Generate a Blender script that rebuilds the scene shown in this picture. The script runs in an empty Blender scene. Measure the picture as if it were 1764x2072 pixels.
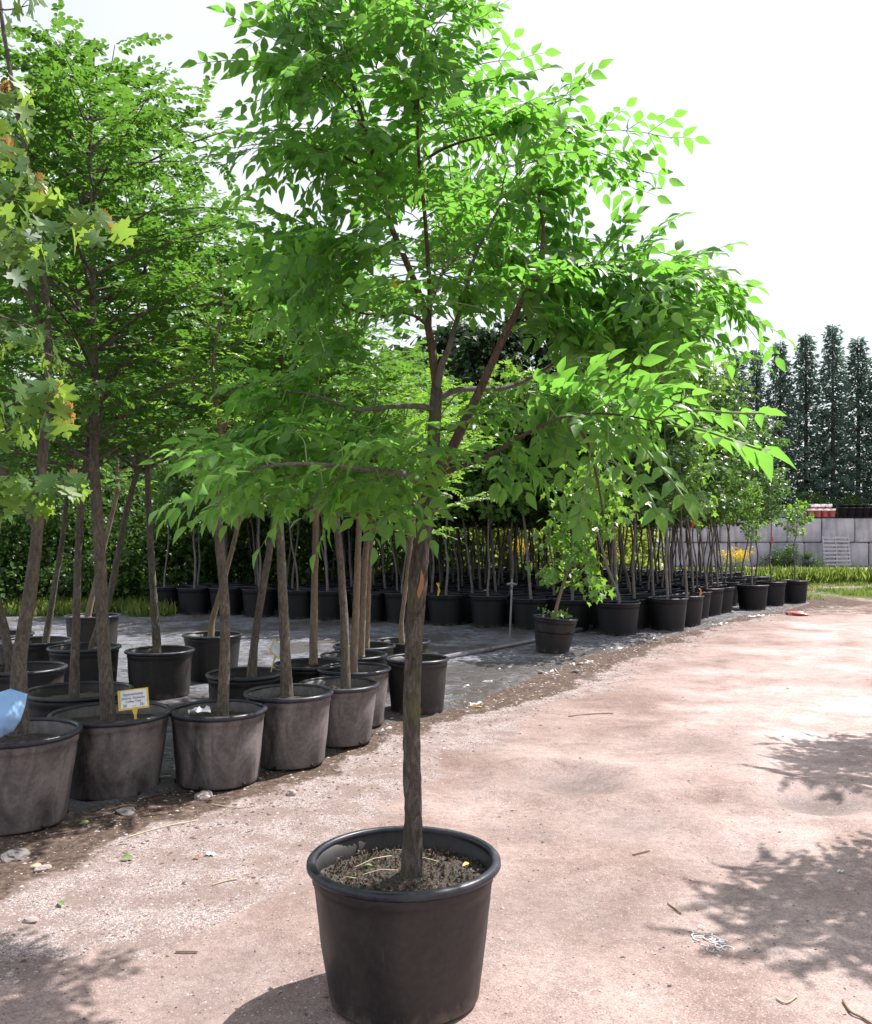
import bpy, math, random
import numpy as np
from mathutils import Vector, Matrix, noise
rnd = random.Random(7)
C = bpy.context.scene.collection
SC = bpy.context.scene
# ---------------------------------------------------------------- camera, world, sun, exposure
H = 1.57; F = 1806.0; CX = 882.0; CY = 1076.0
cam_d = bpy.data.cameras.new('camera'); cam = bpy.data.objects.new('camera', cam_d); C.objects.link(cam)
cam.location = (0, 0, H); cam.rotation_euler = (math.radians(90), 0, 0)
cam_d.sensor_width = 36; cam_d.lens = 36 * F / 2071.0
cam_d.shift_y = (CY - 1035.5) / 2071.0
cam_d.clip_start = 0.05; cam_d.clip_end = 2000
SC.camera = cam
SUN = Vector((.25, .20, .46)).normalized()
EL = math.asin(SUN.z); AZ = math.atan2(SUN.x, SUN.y)
w = bpy.data.worlds.new('World'); SC.world = w; w.use_nodes = True
nt = w.node_tree; nt.nodes.clear()
wo = nt.nodes.new('ShaderNodeOutputWorld'); bg = nt.nodes.new('ShaderNodeBackground')
sky = nt.nodes.new('ShaderNodeTexSky'); sky.sky_type = 'NISHITA'; sky.sun_disc = False
sky.sun_elevation = EL; sky.sun_rotation = AZ; sky.dust_density = 3.0; sky.air_density = 1.0
mix = nt.nodes.new('ShaderNodeMix'); mix.data_type = 'RGBA'
tc = nt.nodes.new('ShaderNodeTexCoord'); nz = nt.nodes.new('ShaderNodeTexNoise'); nz.inputs['Scale'].default_value = 1.6
nz.inputs['Detail'].default_value = 5
mr = nt.nodes.new('ShaderNodeMapRange'); mr.inputs['From Min'].default_value = .3; mr.inputs['From Max'].default_value = .7
mr.inputs['To Min'].default_value = .62; mr.inputs['To Max'].default_value = .92
nt.links.new(tc.outputs['Generated'], nz.inputs['Vector']); nt.links.new(nz.outputs['Fac'], mr.inputs['Value'])
nt.links.new(mr.outputs['Result'], mix.inputs['Factor'])
nt.links.new(sky.outputs['Color'], mix.inputs['A']); mix.inputs['B'].default_value = (4.9, 5.05, 5.35, 1)
nt.links.new(mix.outputs['Result'], bg.inputs['Color']); bg.inputs['Strength'].default_value = .1
nt.links.new(bg.outputs['Background'], wo.inputs['Surface'])
sd = bpy.data.lights.new('sun', 'SUN'); sd.energy = 4.3; sd.angle = math.radians(.53); sd.color = (1, .955, .90)
so = bpy.data.objects.new('sun', sd); C.objects.link(so); so.rotation_euler = SUN.to_track_quat('Z', 'Y').to_euler()
so.location = (5, 5, 20)
SC.view_settings.view_transform = 'Standard'; SC.view_settings.look = 'None'
SC.view_settings.exposure = 1.1; SC.view_settings.gamma = 1
SC.cycles.max_bounces = 8; SC.cycles.transmission_bounces = 6; SC.cycles.diffuse_bounces = 4

# ---------------------------------------------------------------- helpers
def P(x, y, Y): return Vector(((x - CX) / F * Y, Y, H - (y - CY) / F * Y))
def G(x, y):
    Y = F * H / (y - CY); return Vector(((x - CX) / F * Y, Y, 0))

class MB:
    def __init__(s): s.V = []; s.T = []; s.n = 0
    def add(s, V, T):
        V = np.asarray(V, dtype=np.float64).reshape(-1, 3); T = np.asarray(T, dtype=np.int64).reshape(-1, 3)
        s.V.append(V); s.T.append(T + s.n); s.n += len(V)
    def quad(s, V, Q):
        T = []
        for q in Q:
            for k in range(1, len(q) - 1): T.append((q[0], q[k], q[k + 1]))
        s.add(V, T)
    def box(s, c, sz, rot=None):
        c = np.array(c); hx = np.array(sz) / 2
        V = np.array([(a, b, d) for a in (-1, 1) for b in (-1, 1) for d in (-1, 1)]) * hx
        if rot is not None: V = V @ np.array(rot.to_3x3()).T
        s.quad(V + c, [(0, 1, 3, 2), (4, 6, 7, 5), (0, 4, 5, 1), (2, 3, 7, 6), (0, 2, 6, 4), (1, 5, 7, 3)])
    def mesh(s, name, mat, smooth=True):
        me = bpy.data.meshes.new(name)
        V = np.concatenate(s.V) if s.V else np.zeros((0, 3)); T = np.concatenate(s.T) if s.T else np.zeros((0, 3), int)
        me.vertices.add(len(V)); me.vertices.foreach_set('co', V.astype(np.float32).ravel())
        me.loops.add(len(T) * 3); me.loops.foreach_set('vertex_index', T.astype(np.int32).ravel())
        me.polygons.add(len(T)); me.polygons.foreach_set('loop_start', np.arange(0, len(T) * 3, 3, dtype=np.int32))
        me.polygons.foreach_set('loop_total', np.full(len(T), 3, dtype=np.int32))
        me.polygons.foreach_set('use_smooth', np.full(len(T), smooth, dtype=bool))
        me.update(calc_edges=True); me.validate()
        if mat: me.materials.append(mat)
        return me
    def obj(s, name, mat, parent=None, smooth=True):
        return link(name, s.mesh(name, mat, smooth), parent)
def link(name, data, parent=None, loc=None):
    o = bpy.data.objects.new(name, data); C.objects.link(o)
    if parent is not None: o.parent = parent
    if loc is not None: o.location = loc
    return o
def tag(o, label=None, cat=None, group=None, kind=None):
    if label: o['label'] = label
    if cat: o['category'] = cat
    if group: o['group'] = group
    if kind: o['kind'] = kind
    return o
def thing(name, label, cat, loc=(0, 0, 0), group=None, rot=None):
    o = link(name, None, None, loc); o.empty_display_size = .1
    if rot: o.rotation_euler = rot
    return tag(o, label, cat, group)

def smooth_path(pts, rad, sub=5):
    pts = [Vector(p) for p in pts]; n = len(pts); out = []; R = []
    for i in range(n - 1):
        p0 = pts[max(i - 1, 0)]; p1 = pts[i]; p2 = pts[i + 1]; p3 = pts[min(i + 2, n - 1)]
        for k in range(sub):
            t = k / sub
            out.append(.5 * ((2 * p1) + (p2 - p0) * t + (2 * p0 - 5 * p1 + 4 * p2 - p3) * t * t + (3 * p1 - p0 - 3 * p2 + p3) * t ** 3))
            R.append(rad[i] * (1 - t) + rad[i + 1] * t)
    out.append(pts[-1]); R.append(rad[-1])
    return out, R
def tube(mb, pts, rad, seg=8, bump=0, seed=0, cap=True, ridge=0):
    n = len(pts); V = []; up = Vector((.3, .2, 1))
    t0 = (pts[1] - pts[0]).normalized(); a = t0.orthogonal().normalized()
    for i in range(n):
        t = (pts[min(i + 1, n - 1)] - pts[max(i - 1, 0)]).normalized()
        a = (a - t * a.dot(t)).normalized(); b = t.cross(a)
        for k in range(seg):
            an = 2 * math.pi * k / seg; d = a * math.cos(an) + b * math.sin(an); r = rad[i]
            if bump:
                q = Vector((d.x * 2.4, d.y * 2.4, pts[i].z * 1.6 + seed))
                r *= 1 + bump * noise.noise(q * 2) + bump * .7 * noise.noise(Vector((d.x * 7, d.y * 7, pts[i].z * 5 + seed)))
            if ridge:
                r += ridge * (2.4 * abs(noise.noise(Vector((d.x * 6, d.y * 6, pts[i].z * 5 + seed)))) + 1.3 * noise.noise(Vector((d.x * 9, d.y * 9, pts[i].z * 24 + seed))))
            V.append(pts[i] + d * r)
    T = []
    for i in range(n - 1):
        for k in range(seg):
            a0 = i * seg + k; a1 = i * seg + (k + 1) % seg
            T.append((a0, a1, a1 + seg)); T.append((a0, a1 + seg, a0 + seg))
    if cap:
        V.append(pts[-1]); e = len(V) - 1
        for k in range(seg): T.append(((n - 1) * seg + k, (n - 1) * seg + (k + 1) % seg, e))
    mb.add([tuple(v) for v in V], T)
def lathe(mb, prof, seg=48, wob=0, seed=0, closed=False, dent=0):
    V = []; T = []; n = len(prof)
    for (r, z) in prof:
        for k in range(seg):
            an = 2 * math.pi * k / seg
            rr = r * (1 + wob * math.sin(2 * an + seed) + wob * .5 * math.sin(3 * an + seed * 2.1))
            if dent and r > .1: rr += dent * noise.noise(Vector((math.cos(an) * 1.6 + seed, math.sin(an) * 1.6, z * 5))) + dent * .4 * noise.noise(Vector((math.cos(an) * 5 + seed, math.sin(an) * 5, z * 14)))
            V.append((rr * math.cos(an), rr * math.sin(an), z))
    m = n if closed else n - 1
    for i in range(m):
        j = (i + 1) % n
        for k in range(seg):
            k1 = (k + 1) % seg
            T.append((i * seg + k, i * seg + k1, j * seg + k1)); T.append((i * seg + k, j * seg + k1, j * seg + k))
    mb.add(V, T)

# leaf templates: x along, y side, z normal
T8 = (np.array([(0, 0, 0), (.15, .17, .06), (.45, .27, .07), (1.08, 0, -.22), (.45, -.27, .07), (.15, -.17, .06), (.22, 0, .01), (.55, 0, -.03),
                (.78, .15, -.05), (.78, -.15, -.05)], float),
      np.array([(0, 6, 1), (1, 6, 7), (1, 7, 2), (2, 7, 8), (8, 7, 3), (0, 5, 6), (5, 4, 7), (5, 7, 6), (4, 9, 7), (9, 3, 7)]))
T6 = (np.array([(0, 0, 0), (.35, .34, .07), (.72, .24, .03), (1, 0, -.1), (.72, -.24, .03), (.35, -.34, .07)], float),
      np.array([(0, 2, 1), (0, 3, 2), (0, 4, 3), (0, 5, 4)]))
T4 = (np.array([(0, 0, 0), (.45, .36, .10), (1, 0, -.06), (.45, -.36, .10)], float), np.array([(0, 2, 1), (0, 3, 2)]))
_half = [(0, 0), (-.10, .20), (.02, .30), (-.06, .52), (.10, .46), (.16, .50), (.22, .36), (.30, .22), (.42, .40), (.50, .58), (.58, .44), (.66, .44), (.62, .28), (.56, .13),
         (.72, .18), (.80, .15), (.84, .06), (1.0, 0)]
def _maple():
    V = [(x, y, .10 * abs(y) - .25 * x * x) for x, y in _half]; n = len(V)
    V += [(x, -y, .10 * abs(y) - .25 * x * x) for x, y in _half[1:-1]]
    V += [(.3, 0, -.04), (.6, 0, -.11)]; c1 = len(V) - 2; c2 = len(V) - 1
    T = []
    def cen(i): return c1 if _half[i][0] + .0 < .45 and i < 9 else c2
    for i in range(n - 1):
        T.append((c1 if i < 9 else c2, i + 1, i))
        a = 0 if i == 0 else n + i - 1; b = n - 1 if i + 1 == n - 1 else n + i
        T.append((c1 if i < 9 else c2, a, b))
    T += [(c1, c2, 9), (c1, n + 8, c2)]
    return np.array(V, float), np.array(T)
TM = _maple()
TMs = (np.array([(0, 0, 0), (-.05, .4, .02), (.25, .25, .0), (.5, .5, -.05), (.6, .2, -.06), (1, 0, -.25), (.6, -.2, -.06), (.5, -.5, -.05), (.25, -.25, 0), (-.05, -.4, .02)], float),
       np.array([(0, 2, 1), (0, 4, 2), (2, 4, 3), (0, 5, 4), (0, 6, 5), (0, 8, 6), (8, 7, 6), (0, 9, 8)]))
def leaves(mb, tpl, pos, dr, nr, L, wr=None):
    pos = np.asarray(pos, float); dr = np.asarray(dr, float); nr = np.asarray(nr, float); L = np.asarray(L, float)
    if len(pos) == 0: return
    dr /= np.linalg.norm(dr, axis=1, keepdims=True) + 1e-9
    nr = nr - dr * (nr * dr).sum(1, keepdims=True); nr /= np.linalg.norm(nr, axis=1, keepdims=True) + 1e-9
    sd = np.cross(nr, dr); V, T = tpl; k = len(V); n = len(pos)
    wr = np.ones(n) if wr is None else np.asarray(wr, float)
    W = pos[:, None] + L[:, None, None] * (V[None, :, 0:1] * dr[:, None] + V[None, :, 1:2] * wr[:, None, None] * sd[:, None] + V[None, :, 2:3] * nr[:, None])
    TT = T[None] + (np.arange(n) * k)[:, None, None]
    mb.add(W.reshape(-1, 3), TT.reshape(-1, 3))

# ---------------------------------------------------------------- materials
def nmat(name):
    m = bpy.data.materials.new(name); m.use_nodes = True; t = m.node_tree; b = t.nodes['Principled BSDF']; return m, t, b
def N(t, ty, **kw):
    n = t.nodes.new(ty)
    for k, v in kw.items():
        if k in n.inputs: n.inputs[k].default_value = v
        else: setattr(n, k, v)
    return n
def ramp(t, fac, stops):
    r = t.nodes.new('ShaderNodeValToRGB'); e = r.color_ramp.elements
    while len(e) > 1: e.remove(e[-1])
    e[0].position = stops[0][0]; e[0].color = (*stops[0][1], 1)
    for p, c in stops[1:]:
        x = e.new(p); x.color = (*c, 1)
    t.links.new(fac, r.inputs['Fac']); return r.outputs['Color']
def mixc(t, fac, a, b, mode='MIX'):
    m = t.nodes.new('ShaderNodeMix'); m.data_type = 'RGBA'; m.blend_type = mode
    for s, v in (('Factor', fac), ('A', a), ('B', b)):
        if isinstance(v, (tuple, float, int)): m.inputs[s].default_value = (*v, 1) if isinstance(v, tuple) else v
        else: t.links.new(v, m.inputs[s])
    return m.outputs['Result']
def coords(t, scale=(1, 1, 1), kind='Object'):
    c = t.nodes.new('ShaderNodeTexCoord'); mp = t.nodes.new('ShaderNodeMapping'); mp.inputs['Scale'].default_value = scale
    t.links.new(c.outputs[kind], mp.inputs['Vector']); return mp.outputs['Vector']
def nois(t, vec, scale, detail=4, rough=.55, dist=0):
    n = N(t, 'ShaderNodeTexNoise', Scale=scale, Detail=detail, Roughness=rough, Distortion=dist); t.links.new(vec, n.inputs['Vector']); return n.outputs['Fac']
def bump(t, b, h, strength=.5, dist=.01, prev=None):
    n = N(t, 'ShaderNodeBump', Strength=strength, Distance=dist); t.links.new(h, n.inputs['Height'])
    if prev: t.links.new(prev, n.inputs['Normal'])
    t.links.new(n.outputs['Normal'], b.inputs['Normal']); return n.outputs['Normal']
def leafmat(name, cols, trans=(.25, .6, .04), tf=.45, rough=.42, spec=.35):
    m, t, b = nmat(name); g = t.nodes.new('ShaderNodeNewGeometry')
    c = ramp(t, g.outputs['Random Per Island'], [(i / (len(cols) - 1), x) for i, x in enumerate(cols)])
    vec = coords(t); n = nois(t, vec, 60, 2)
    c2 = mixc(t, .25, c, ramp(t, n, [(.3, (.55, .55, .55)), (.7, (1.3, 1.3, 1.2))]), 'MULTIPLY')
    t.links.new(c2, b.inputs['Base Color']); b.inputs['Roughness'].default_value = rough; b.inputs['Specular IOR Level'].default_value = spec
    tr = t.nodes.new('ShaderNodeBsdfTranslucent')
    tcx = mixc(t, 1.0, mixc(t, .8, c, tuple(trans)), (1.0, 1.0, 1.0), 'MULTIPLY')
    t.links.new(tcx, tr.inputs['Color'])
    mx = t.nodes.new('ShaderNodeMixShader'); mx.inputs[0].default_value = tf
    t.links.new(b.outputs[0], mx.inputs[1]); t.links.new(tr.outputs[0], mx.inputs[2])
    t.links.new(mx.outputs[0], t.nodes['Material Output'].inputs['Surface']); return m
M = {}
M['leaf_main'] = leafmat('coffee_leaf', [(.035, .10, .04), (.07, .17, .03), (.10, .22, .035), (.055, .14, .05), (.14, .26, .04), (.085, .20, .03)], (.25, .60, .07), .52, .40, .5)
M['leaf_mid'] = leafmat('coffee_leaf_small', [(.03, .085, .02), (.05, .13, .025), (.04, .10, .025), (.085, .18, .03), (.04, .11, .03)], (.18, .40, .04), .42)
M['leaf_light'] = leafmat('light_leaf', [(.06, .15, .03), (.10, .22, .04), (.08, .17, .05), (.13, .27, .05)], (.30, .55, .05), .45, .38, .5)
M['leaf_field'] = leafmat('field_leaf', [(.035, .09, .025), (.06, .14, .035), (.05, .11, .04), (.10, .19, .06)], (.16, .32, .05), .4, .35, .5)
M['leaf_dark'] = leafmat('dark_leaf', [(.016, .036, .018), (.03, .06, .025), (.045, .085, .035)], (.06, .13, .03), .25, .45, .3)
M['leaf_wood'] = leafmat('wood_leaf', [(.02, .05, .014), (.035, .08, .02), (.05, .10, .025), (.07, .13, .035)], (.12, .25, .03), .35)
M['leaf_brush'] = leafmat('brush_leaf', [(.07, .14, .025), (.12, .2, .04), (.16, .22, .04), (.2, .2, .04)], (.4, .5, .06), .45)
M['leaf_maple'] = leafmat('maple_leaf', [(.05, .12, .045), (.07, .16, .05), (.06, .13, .07), (.14, .24, .04), (.10, .19, .04)], (.38, .58, .07), .46, .45, .35)
M['leaf_young'] = leafmat('young_maple_leaf', [(.35, .16, .05), (.42, .28, .06), (.38, .2, .1)], (.6, .35, .1), .45, .4, .5)
M['needle'] = leafmat('needle', [(.09, .145, .12), (.13, .20, .165), (.17, .25, .21)], (.16, .27, .2), .38, .6, .2)
M['grass'] = leafmat('grass_blade', [(.12, .20, .04), (.2, .28, .06), (.26, .32, .09), (.36, .34, .16)], (.35, .5, .08), .4)
M['gold'] = leafmat('golden_flower', [(.75, .5, .03), (.85, .62, .05)], (.9, .7, .05), .3)

def bark(name, c1, c2, c3, sc=1.0, green=None):
    m, t, b = nmat(name); v = coords(t, (30 * sc, 30 * sc, 11 * sc)); n = nois(t, v, 1.6, 8, .74, 1.0); v2 = coords(t); n2 = nois(t, v2, 5, 3)
    c = ramp(t, n, [(.32, c1), (.5, c2), (.68, c3)])
    c = mixc(t, .5, c, ramp(t, n2, [(.3, (.6, .6, .6)), (.7, (1.3, 1.25, 1.2))]), 'MULTIPLY')
    if green:
        zs = t.nodes.new('ShaderNodeSeparateXYZ'); t.links.new(v2, zs.inputs[0])
        n3 = nois(t, v2, 9, 4); r = ramp(t, n3, [(.5, (0, 0, 0)), (.62, (1, 1, 1))]); c = mixc(t, r, c, green)
    t.links.new(c, b.inputs['Base Color']); b.inputs['Roughness'].default_value = .85; bump(t, b, n, 1, .02); return m
M['bark_main'] = bark('furrowed_bark', (.035, .028, .024), (.115, .095, .08), (.26, .225, .195), 1.0, (.12, .115, .06))
M['bark_twig'] = bark('reddish_branch_bark', (.07, .04, .028), (.13, .08, .055), (.2, .14, .11), 1.4)
M['bark_grey'] = bark('grey_branch_bark', (.10, .09, .08), (.18, .16, .14), (.26, .24, .22), 1.4)
M['bark_row'] = bark('scaly_grey_bark', (.05, .042, .033), (.13, .11, .09), (.25, .22, .18), 1.1)
M['bark_tan'] = bark('smooth_tan_bark', (.15, .11, .08), (.24, .18, .13), (.32, .25, .19), .8)
M['bark_field'] = bark('sapling_bark', (.10, .09, .085), (.17, .155, .15), (.26, .24, .235), .6)
M['bark_dark'] = bark('dark_bark', (.035, .03, .028), (.07, .06, .055), (.12, .10, .09), .5)
m, t, b = nmat('fresh_green_stem'); b.inputs['Base Color'].default_value = (.12, .20, .05, 1); b.inputs['Roughness'].default_value = .5; M['stem'] = m

def plastic(name, base, dust, dlo, dhi, rough=.42):
    m, t, b = nmat(name); v = coords(t, (1, 1, .45)); n = nois(t, v, 5, 6, .65, .8); n2 = nois(t, coords(t), 45, 3)
    g = ramp(t, n, [(dlo, (0, 0, 0)), (dhi, (1, 1, 1))]); c = mixc(t, g, base, dust)
    sp = ramp(t, n2, [(.35, (.8, .8, .8)), (.7, (1.2, 1.2, 1.2))]); c = mixc(t, .8, c, sp, 'MULTIPLY')
    sx = t.nodes.new('ShaderNodeSeparateXYZ'); t.links.new(coords(t), sx.inputs[0]); nm_ = nois(t, coords(t, (1, 1, .5)), 9, 6, .75)
    ma = N(t, 'ShaderNodeMath', operation='MULTIPLY_ADD'); t.links.new(sx.outputs['Z'], ma.inputs[0]); ma.inputs[1].default_value = -3.2; t.links.new(nm_, ma.inputs[2])
    c = mixc(t, ramp(t, ma.outputs[0], [(.36, (0, 0, 0)), (.55, (.55, .55, .55))]), c, (.17, .13, .115))
    sc_ = nois(t, coords(t, (6, 6, 1.2)), 5, 7, .8, .6); c = mixc(t, ramp(t, sc_, [(.62, (0, 0, 0)), (.7, (.35, .35, .35))]), c, tuple(min(1, x * 2.0) for x in dust))
    t.links.new(c, b.inputs['Base Color']); r = ramp(t, g, [(0, (rough,) * 3), (1, (.72,) * 3)]); t.links.new(r, b.inputs['Roughness'])
    b.inputs['Specular IOR Level'].default_value = .4; bump(t, b, n2, .12, .003); return m
M['pot'] = plastic('black_pot_plastic', (.018, .016, .018), (.042, .035, .032), .35, .75)
M['rim'] = plastic('pot_rim_plastic', (.016, .017, .027), (.055, .055, .068), .4, .8, .26)  # bluish tint stands in for the sky's sheen on the rims
M['pot_dusty'] = plastic('dusty_pot_plastic', (.045, .041, .043), (.175, .152, .15), .4, .62)
M['pot_field'] = plastic('far_pot_plastic', (.006, .006, .008), (.014, .013, .015), .4, .8, .6)
def soilmat(name, a, b_, c_, sc=1):
    m, t, b = nmat(name); v = coords(t, kind='Object'); n = nois(t, v, 70 * sc, 5, .7); vo = N(t, 'ShaderNodeTexVoronoi', Scale=160 * sc); t.links.new(v, vo.inputs['Vector'])
    c = ramp(t, n, [(.3, a), (.52, b_), (.72, c_)]); c = mixc(t, .5, c, vo.outputs['Color'], 'OVERLAY')
    hs = N(t, 'ShaderNodeHueSaturation', Saturation=.75); t.links.new(c, hs.inputs['Color'])
    t.links.new(hs.outputs['Color'], b.inputs['Base Color']); b.inputs['Roughness'].default_value = .95; bump(t, b, n, 1, .02); return m
M['soil'] = soilmat('potting_soil', (.02, .014, .01), (.07, .05, .035), (.16, .12, .085))
M['mulch'] = soilmat('light_bark_mulch', (.05, .035, .022), (.15, .11, .07), (.28, .22, .14))
def plain(name, c, rough=.6, **kw):
    m, t, b = nmat(name); v = coords(t); n = nois(t, v, 12, 4)
    cc = ramp(t, n, [(.3, tuple(x * .75 for x in c)), (.7, tuple(min(1, x * 1.2) for x in c))]); t.links.new(cc, b.inputs['Base Color'])
    b.inputs['Roughness'].default_value = rough
    for k, v_ in kw.items(): b.inputs[k].default_value = v_
    return m
M['yellow'] = plain('yellow_tag_plastic', (.72, .50, .05), .4); M['paper'] = plain('white_label_paper', (.78, .8, .82), .6)
M['ink'] = plain('dark_blue_ink', (.03, .04, .12), .6); m, t, b = nmat('pale_blue_plastic'); b.inputs['Base Color'].default_value = (.24, .44, .74, 1); b.inputs['Roughness'].default_value = .4; M['bag'] = m
M['scar'] = plain('bare_orange_wood', (.30, .15, .08), .8)
M['red'] = plain('red_pail_plastic', (.42, .10, .09), .5); M['white'] = plain('white_plastic', (.8, .8, .8), .5)
M['pipe'] = plain('dark_grey_pipe', (.17, .155, .175), .3); M['metal'] = plain('galvanised_metal', (.22, .22, .23), .4, Metallic=.3)
M['wood_grey'] = plain('weathered_grey_wood', (.42, .42, .46), .8); M['twig'] = plain('dry_twig', (.22, .15, .10), .8)
M['straw'] = plain('pale_dry_stem', (.5, .42, .3), .8); M['scrap'] = plain('clear_film_scrap', (.7, .7, .72), .25)
M['bluegrey'] = plain('bluegrey_plastic', (.25, .3, .38), .5); M['black'] = plain('black_hole', (.008, .008, .008), .8)
M['leaf_yellow'] = plain('yellow_dead_leaf', (.65, .45, .05), .6); M['leaf_fallen'] = plain('fallen_green_leaf', (.13, .23, .06), .6)
M['brownleaf'] = plain('brown_dead_leaf', (.22, .12, .06), .8); M['orange'] = plain('orange_ribbon', (.75, .3, .03), .5)
M['redribbon'] = plain('red_ribbon', (.7, .05, .05), .5)
m, t, b = nmat('weathered_concrete'); v = coords(t); n = nois(t, v, 1.2, 6, .65); n2 = nois(t, coords(t, (2.5, 2.5, .5)), 1.2, 5, .7)
c = ramp(t, n, [(.3, (.30, .30, .32)), (.55, (.46, .46, .50)), (.75, (.56, .56, .60))])
c = mixc(t, .55, c, ramp(t, n2, [(.35, (.5, .5, .52)), (.6, (1.05, 1.05, 1.05))]), 'MULTIPLY'); t.links.new(c, b.inputs['Base Color'])
b.inputs['Roughness'].default_value = .9; bump(t, b, n, .4, .03); M['concrete'] = m
M['rock'] = plain('pale_stone', (.34, .28, .265), .85); M['rock_grey'] = plain('grey_stone', (.15, .135, .135), .85)
M['rock_white'] = plain('white_rubble', (.75, .73, .72), .8)

# ---------------------------------------------------------------- ground
EDG = [G(*p) for p in [(-400, 1900), (0, 1815), (120, 1760), (230, 1700), (350, 1655), (560, 1600), (700, 1530), (800, 1480), (960, 1440), (1150, 1385), (1280, 1330), (1450, 1262), (1640, 1228), (1764, 1218)]]
GRV = [G(*p) for p in [(-600, 2300), (-100, 2060), (120, 1940), (400, 1850), (640, 1740), (800, 1620), (980, 1500), (1150, 1420), (1300, 1345), (1460, 1268), (1640, 1235), (1764, 1224)]]
TRP = [G(*p) for p in [(-300, 1730), (0, 1690), (150, 1650), (340, 1600), (560, 1552), (680, 1520), (775, 1462), (900, 1442), (1000, 1400), (1100, 1362), (1180, 1330), (1290, 1302), (1400, 1276), (1500, 1245), (1600, 1232), (1640, 1218)]]
def xe(poly, Y): return np.interp(Y, [p.y for p in poly], [p.x for p in poly])
def sst(a, b_, x): t_ = np.clip((x - a) / (b_ - a), 0, 1); return t_ * t_ * (3 - 2 * t_)
holes = [(G(1150, 1568), .50, .085), (G(1650, 1612), .42, .07), (G(1270, 1660), .5, .02), (G(1480, 1720), .45, .02), (G(700, 1760), .5, .018), (G(1150, 1830), .55, .02), (G(420, 1960), .5, .02), (G(1400, 1500), .6, .02)]
def hgt(x, y):
    d = math.hypot(x, y); a = 1 if d < 30 else 0
    h = .018 * noise.noise(Vector((x * .7, y * .7, 1))) + .012 * noise.noise(Vector((x * 2.3, y * 2.3, 5)))
    if d < 14:
        h += .006 * noise.noise(Vector((x * 7, y * 7, 9))) + .0035 * noise.noise(Vector((x * 18, y * 18, 2)))
    for c_, r, dp in holes:
        q = math.hypot(x - c_.x, (y - c_.y) * 1.0) / r * (1 + .25 * noise.noise(Vector((x * 3, y * 3, 4))))
        if q < 1.4: h -= dp * (math.exp(-q * q * 3.5) - .35 * math.exp(-((q - .95) / .22) ** 2))
    # wheel track along the road
    k = x - float(xe(EDG, y)) - 1.6
    h -= .02 * math.exp(-(k / .5) ** 2) + .018 * math.exp(-((k - 1.7) / .35) ** 2)
    return h - .012
def spread(lo, hi, st, far, nf):
    a = np.arange(lo, hi + 1e-6, st); g = np.geomspace(st * 2, far, nf)
    return np.concatenate([(lo - g)[::-1], a, hi + g])
xs = spread(-5, 6.5, .045, 900, 34); ys = np.concatenate([np.array([-900, -300, -80, -20, -6, -1, .8]), np.arange(1.6, 13, .045), 13 + np.geomspace(.1, 900, 70)])
XX, YY = np.meshgrid(xs, ys)
ZZ = np.array([hgt(float(a), float(b_)) for a, b_ in zip(XX.ravel(), YY.ravel())])
nx, ny = len(xs), len(ys); mb = MB(); I = np.arange(nx * ny).reshape(ny, nx)
a0 = I[:-1, :-1].ravel(); a1 = I[:-1, 1:].ravel(); a2 = I[1:, 1:].ravel(); a3 = I[1:, :-1].ravel()
mb.add(np.stack([XX.ravel(), YY.ravel(), ZZ], 1), np.concatenate([np.stack([a0, a1, a2], 1), np.stack([a0, a2, a3], 1)]))
xf, yf = XX.ravel(), YY.ravel()
nzv = np.array([noise.noise(Vector((float(a) * 1.5, float(b_) * 1.5, 3))) + .5 * noise.noise(Vector((float(a) * 5, float(b_) * 5, 3))) for a, b_ in zip(xf, yf)])
mulch = sst(-.25, .22, xe(EDG, yf) - xf + nzv * .35); grav = sst(-.45, .4, xe(GRV, yf) - xf + nzv * .5)
mulch = np.maximum(mulch, sst(16.0, 17.6, yf + nzv * .5) * sst(4, 6, xf) * .5); mulch = np.maximum(mulch, sst(-.2, .3, xe(EDG, yf) - xf))
grs = sst(0, 1.5, yf - 20.4 - nzv) * sst(5.2, 6.2, xf - (yf - 20) * .1) * (1 - sst(26, 27.5, yf)) * sst(-.1, .15, nzv + .15) + sst(16.2, 16.8, yf + nzv * .6) * sst(4.6, 5.4, -xf) + sst(27, 30, yf) * sst(-7, -5, -xf)
grs = np.clip(grs, 0, 1)
m, t, b = nmat('dirt_road')
at = t.nodes.new('ShaderNodeAttribute'); at.attribute_name = 'zone'; sp = t.nodes.new('ShaderNodeSeparateColor'); t.links.new(at.outputs['Color'], sp.inputs[0])
v = coords(t); n1 = nois(t, v, .9, 6, .6, .3); n2 = nois(t, v, 4.5, 6, .65); n3 = nois(t, v, 26, 5, .7); n4 = nois(t, v, 130, 3, .7)
vs = coords(t, (1, 1.5, 1)); n5 = nois(t, vs, 3.2, 8, .75, .4)
road = ramp(t, n1, [(.3, (.20, .145, .128)), (.42, (.285, .218, .198)), (.52, (.36, .29, .27)), (.62, (.42, .35, .33)), (.8, (.47, .40, .38))])
road = mixc(t, .8, road, ramp(t, n5, [(.36, (.72, .69, .69)), (.5, (1, 1, 1)), (.66, (1.1, 1.09, 1.08))]), 'MULTIPLY')
road = mixc(t, .7, road, ramp(t, n3, [(.33, (.72, .70, .70)), (.55, (1.02, 1.02, 1.02)), (.75, (1.2, 1.2, 1.2))]), 'MULTIPLY')
vq = N(t, 'ShaderNodeTexVoronoi', Scale=210.0); t.links.new(v, vq.inputs['Vector']); sq_ = t.nodes.new('ShaderNodeSeparateColor'); t.links.new(vq.outputs['Color'], sq_.inputs[0])
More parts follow.
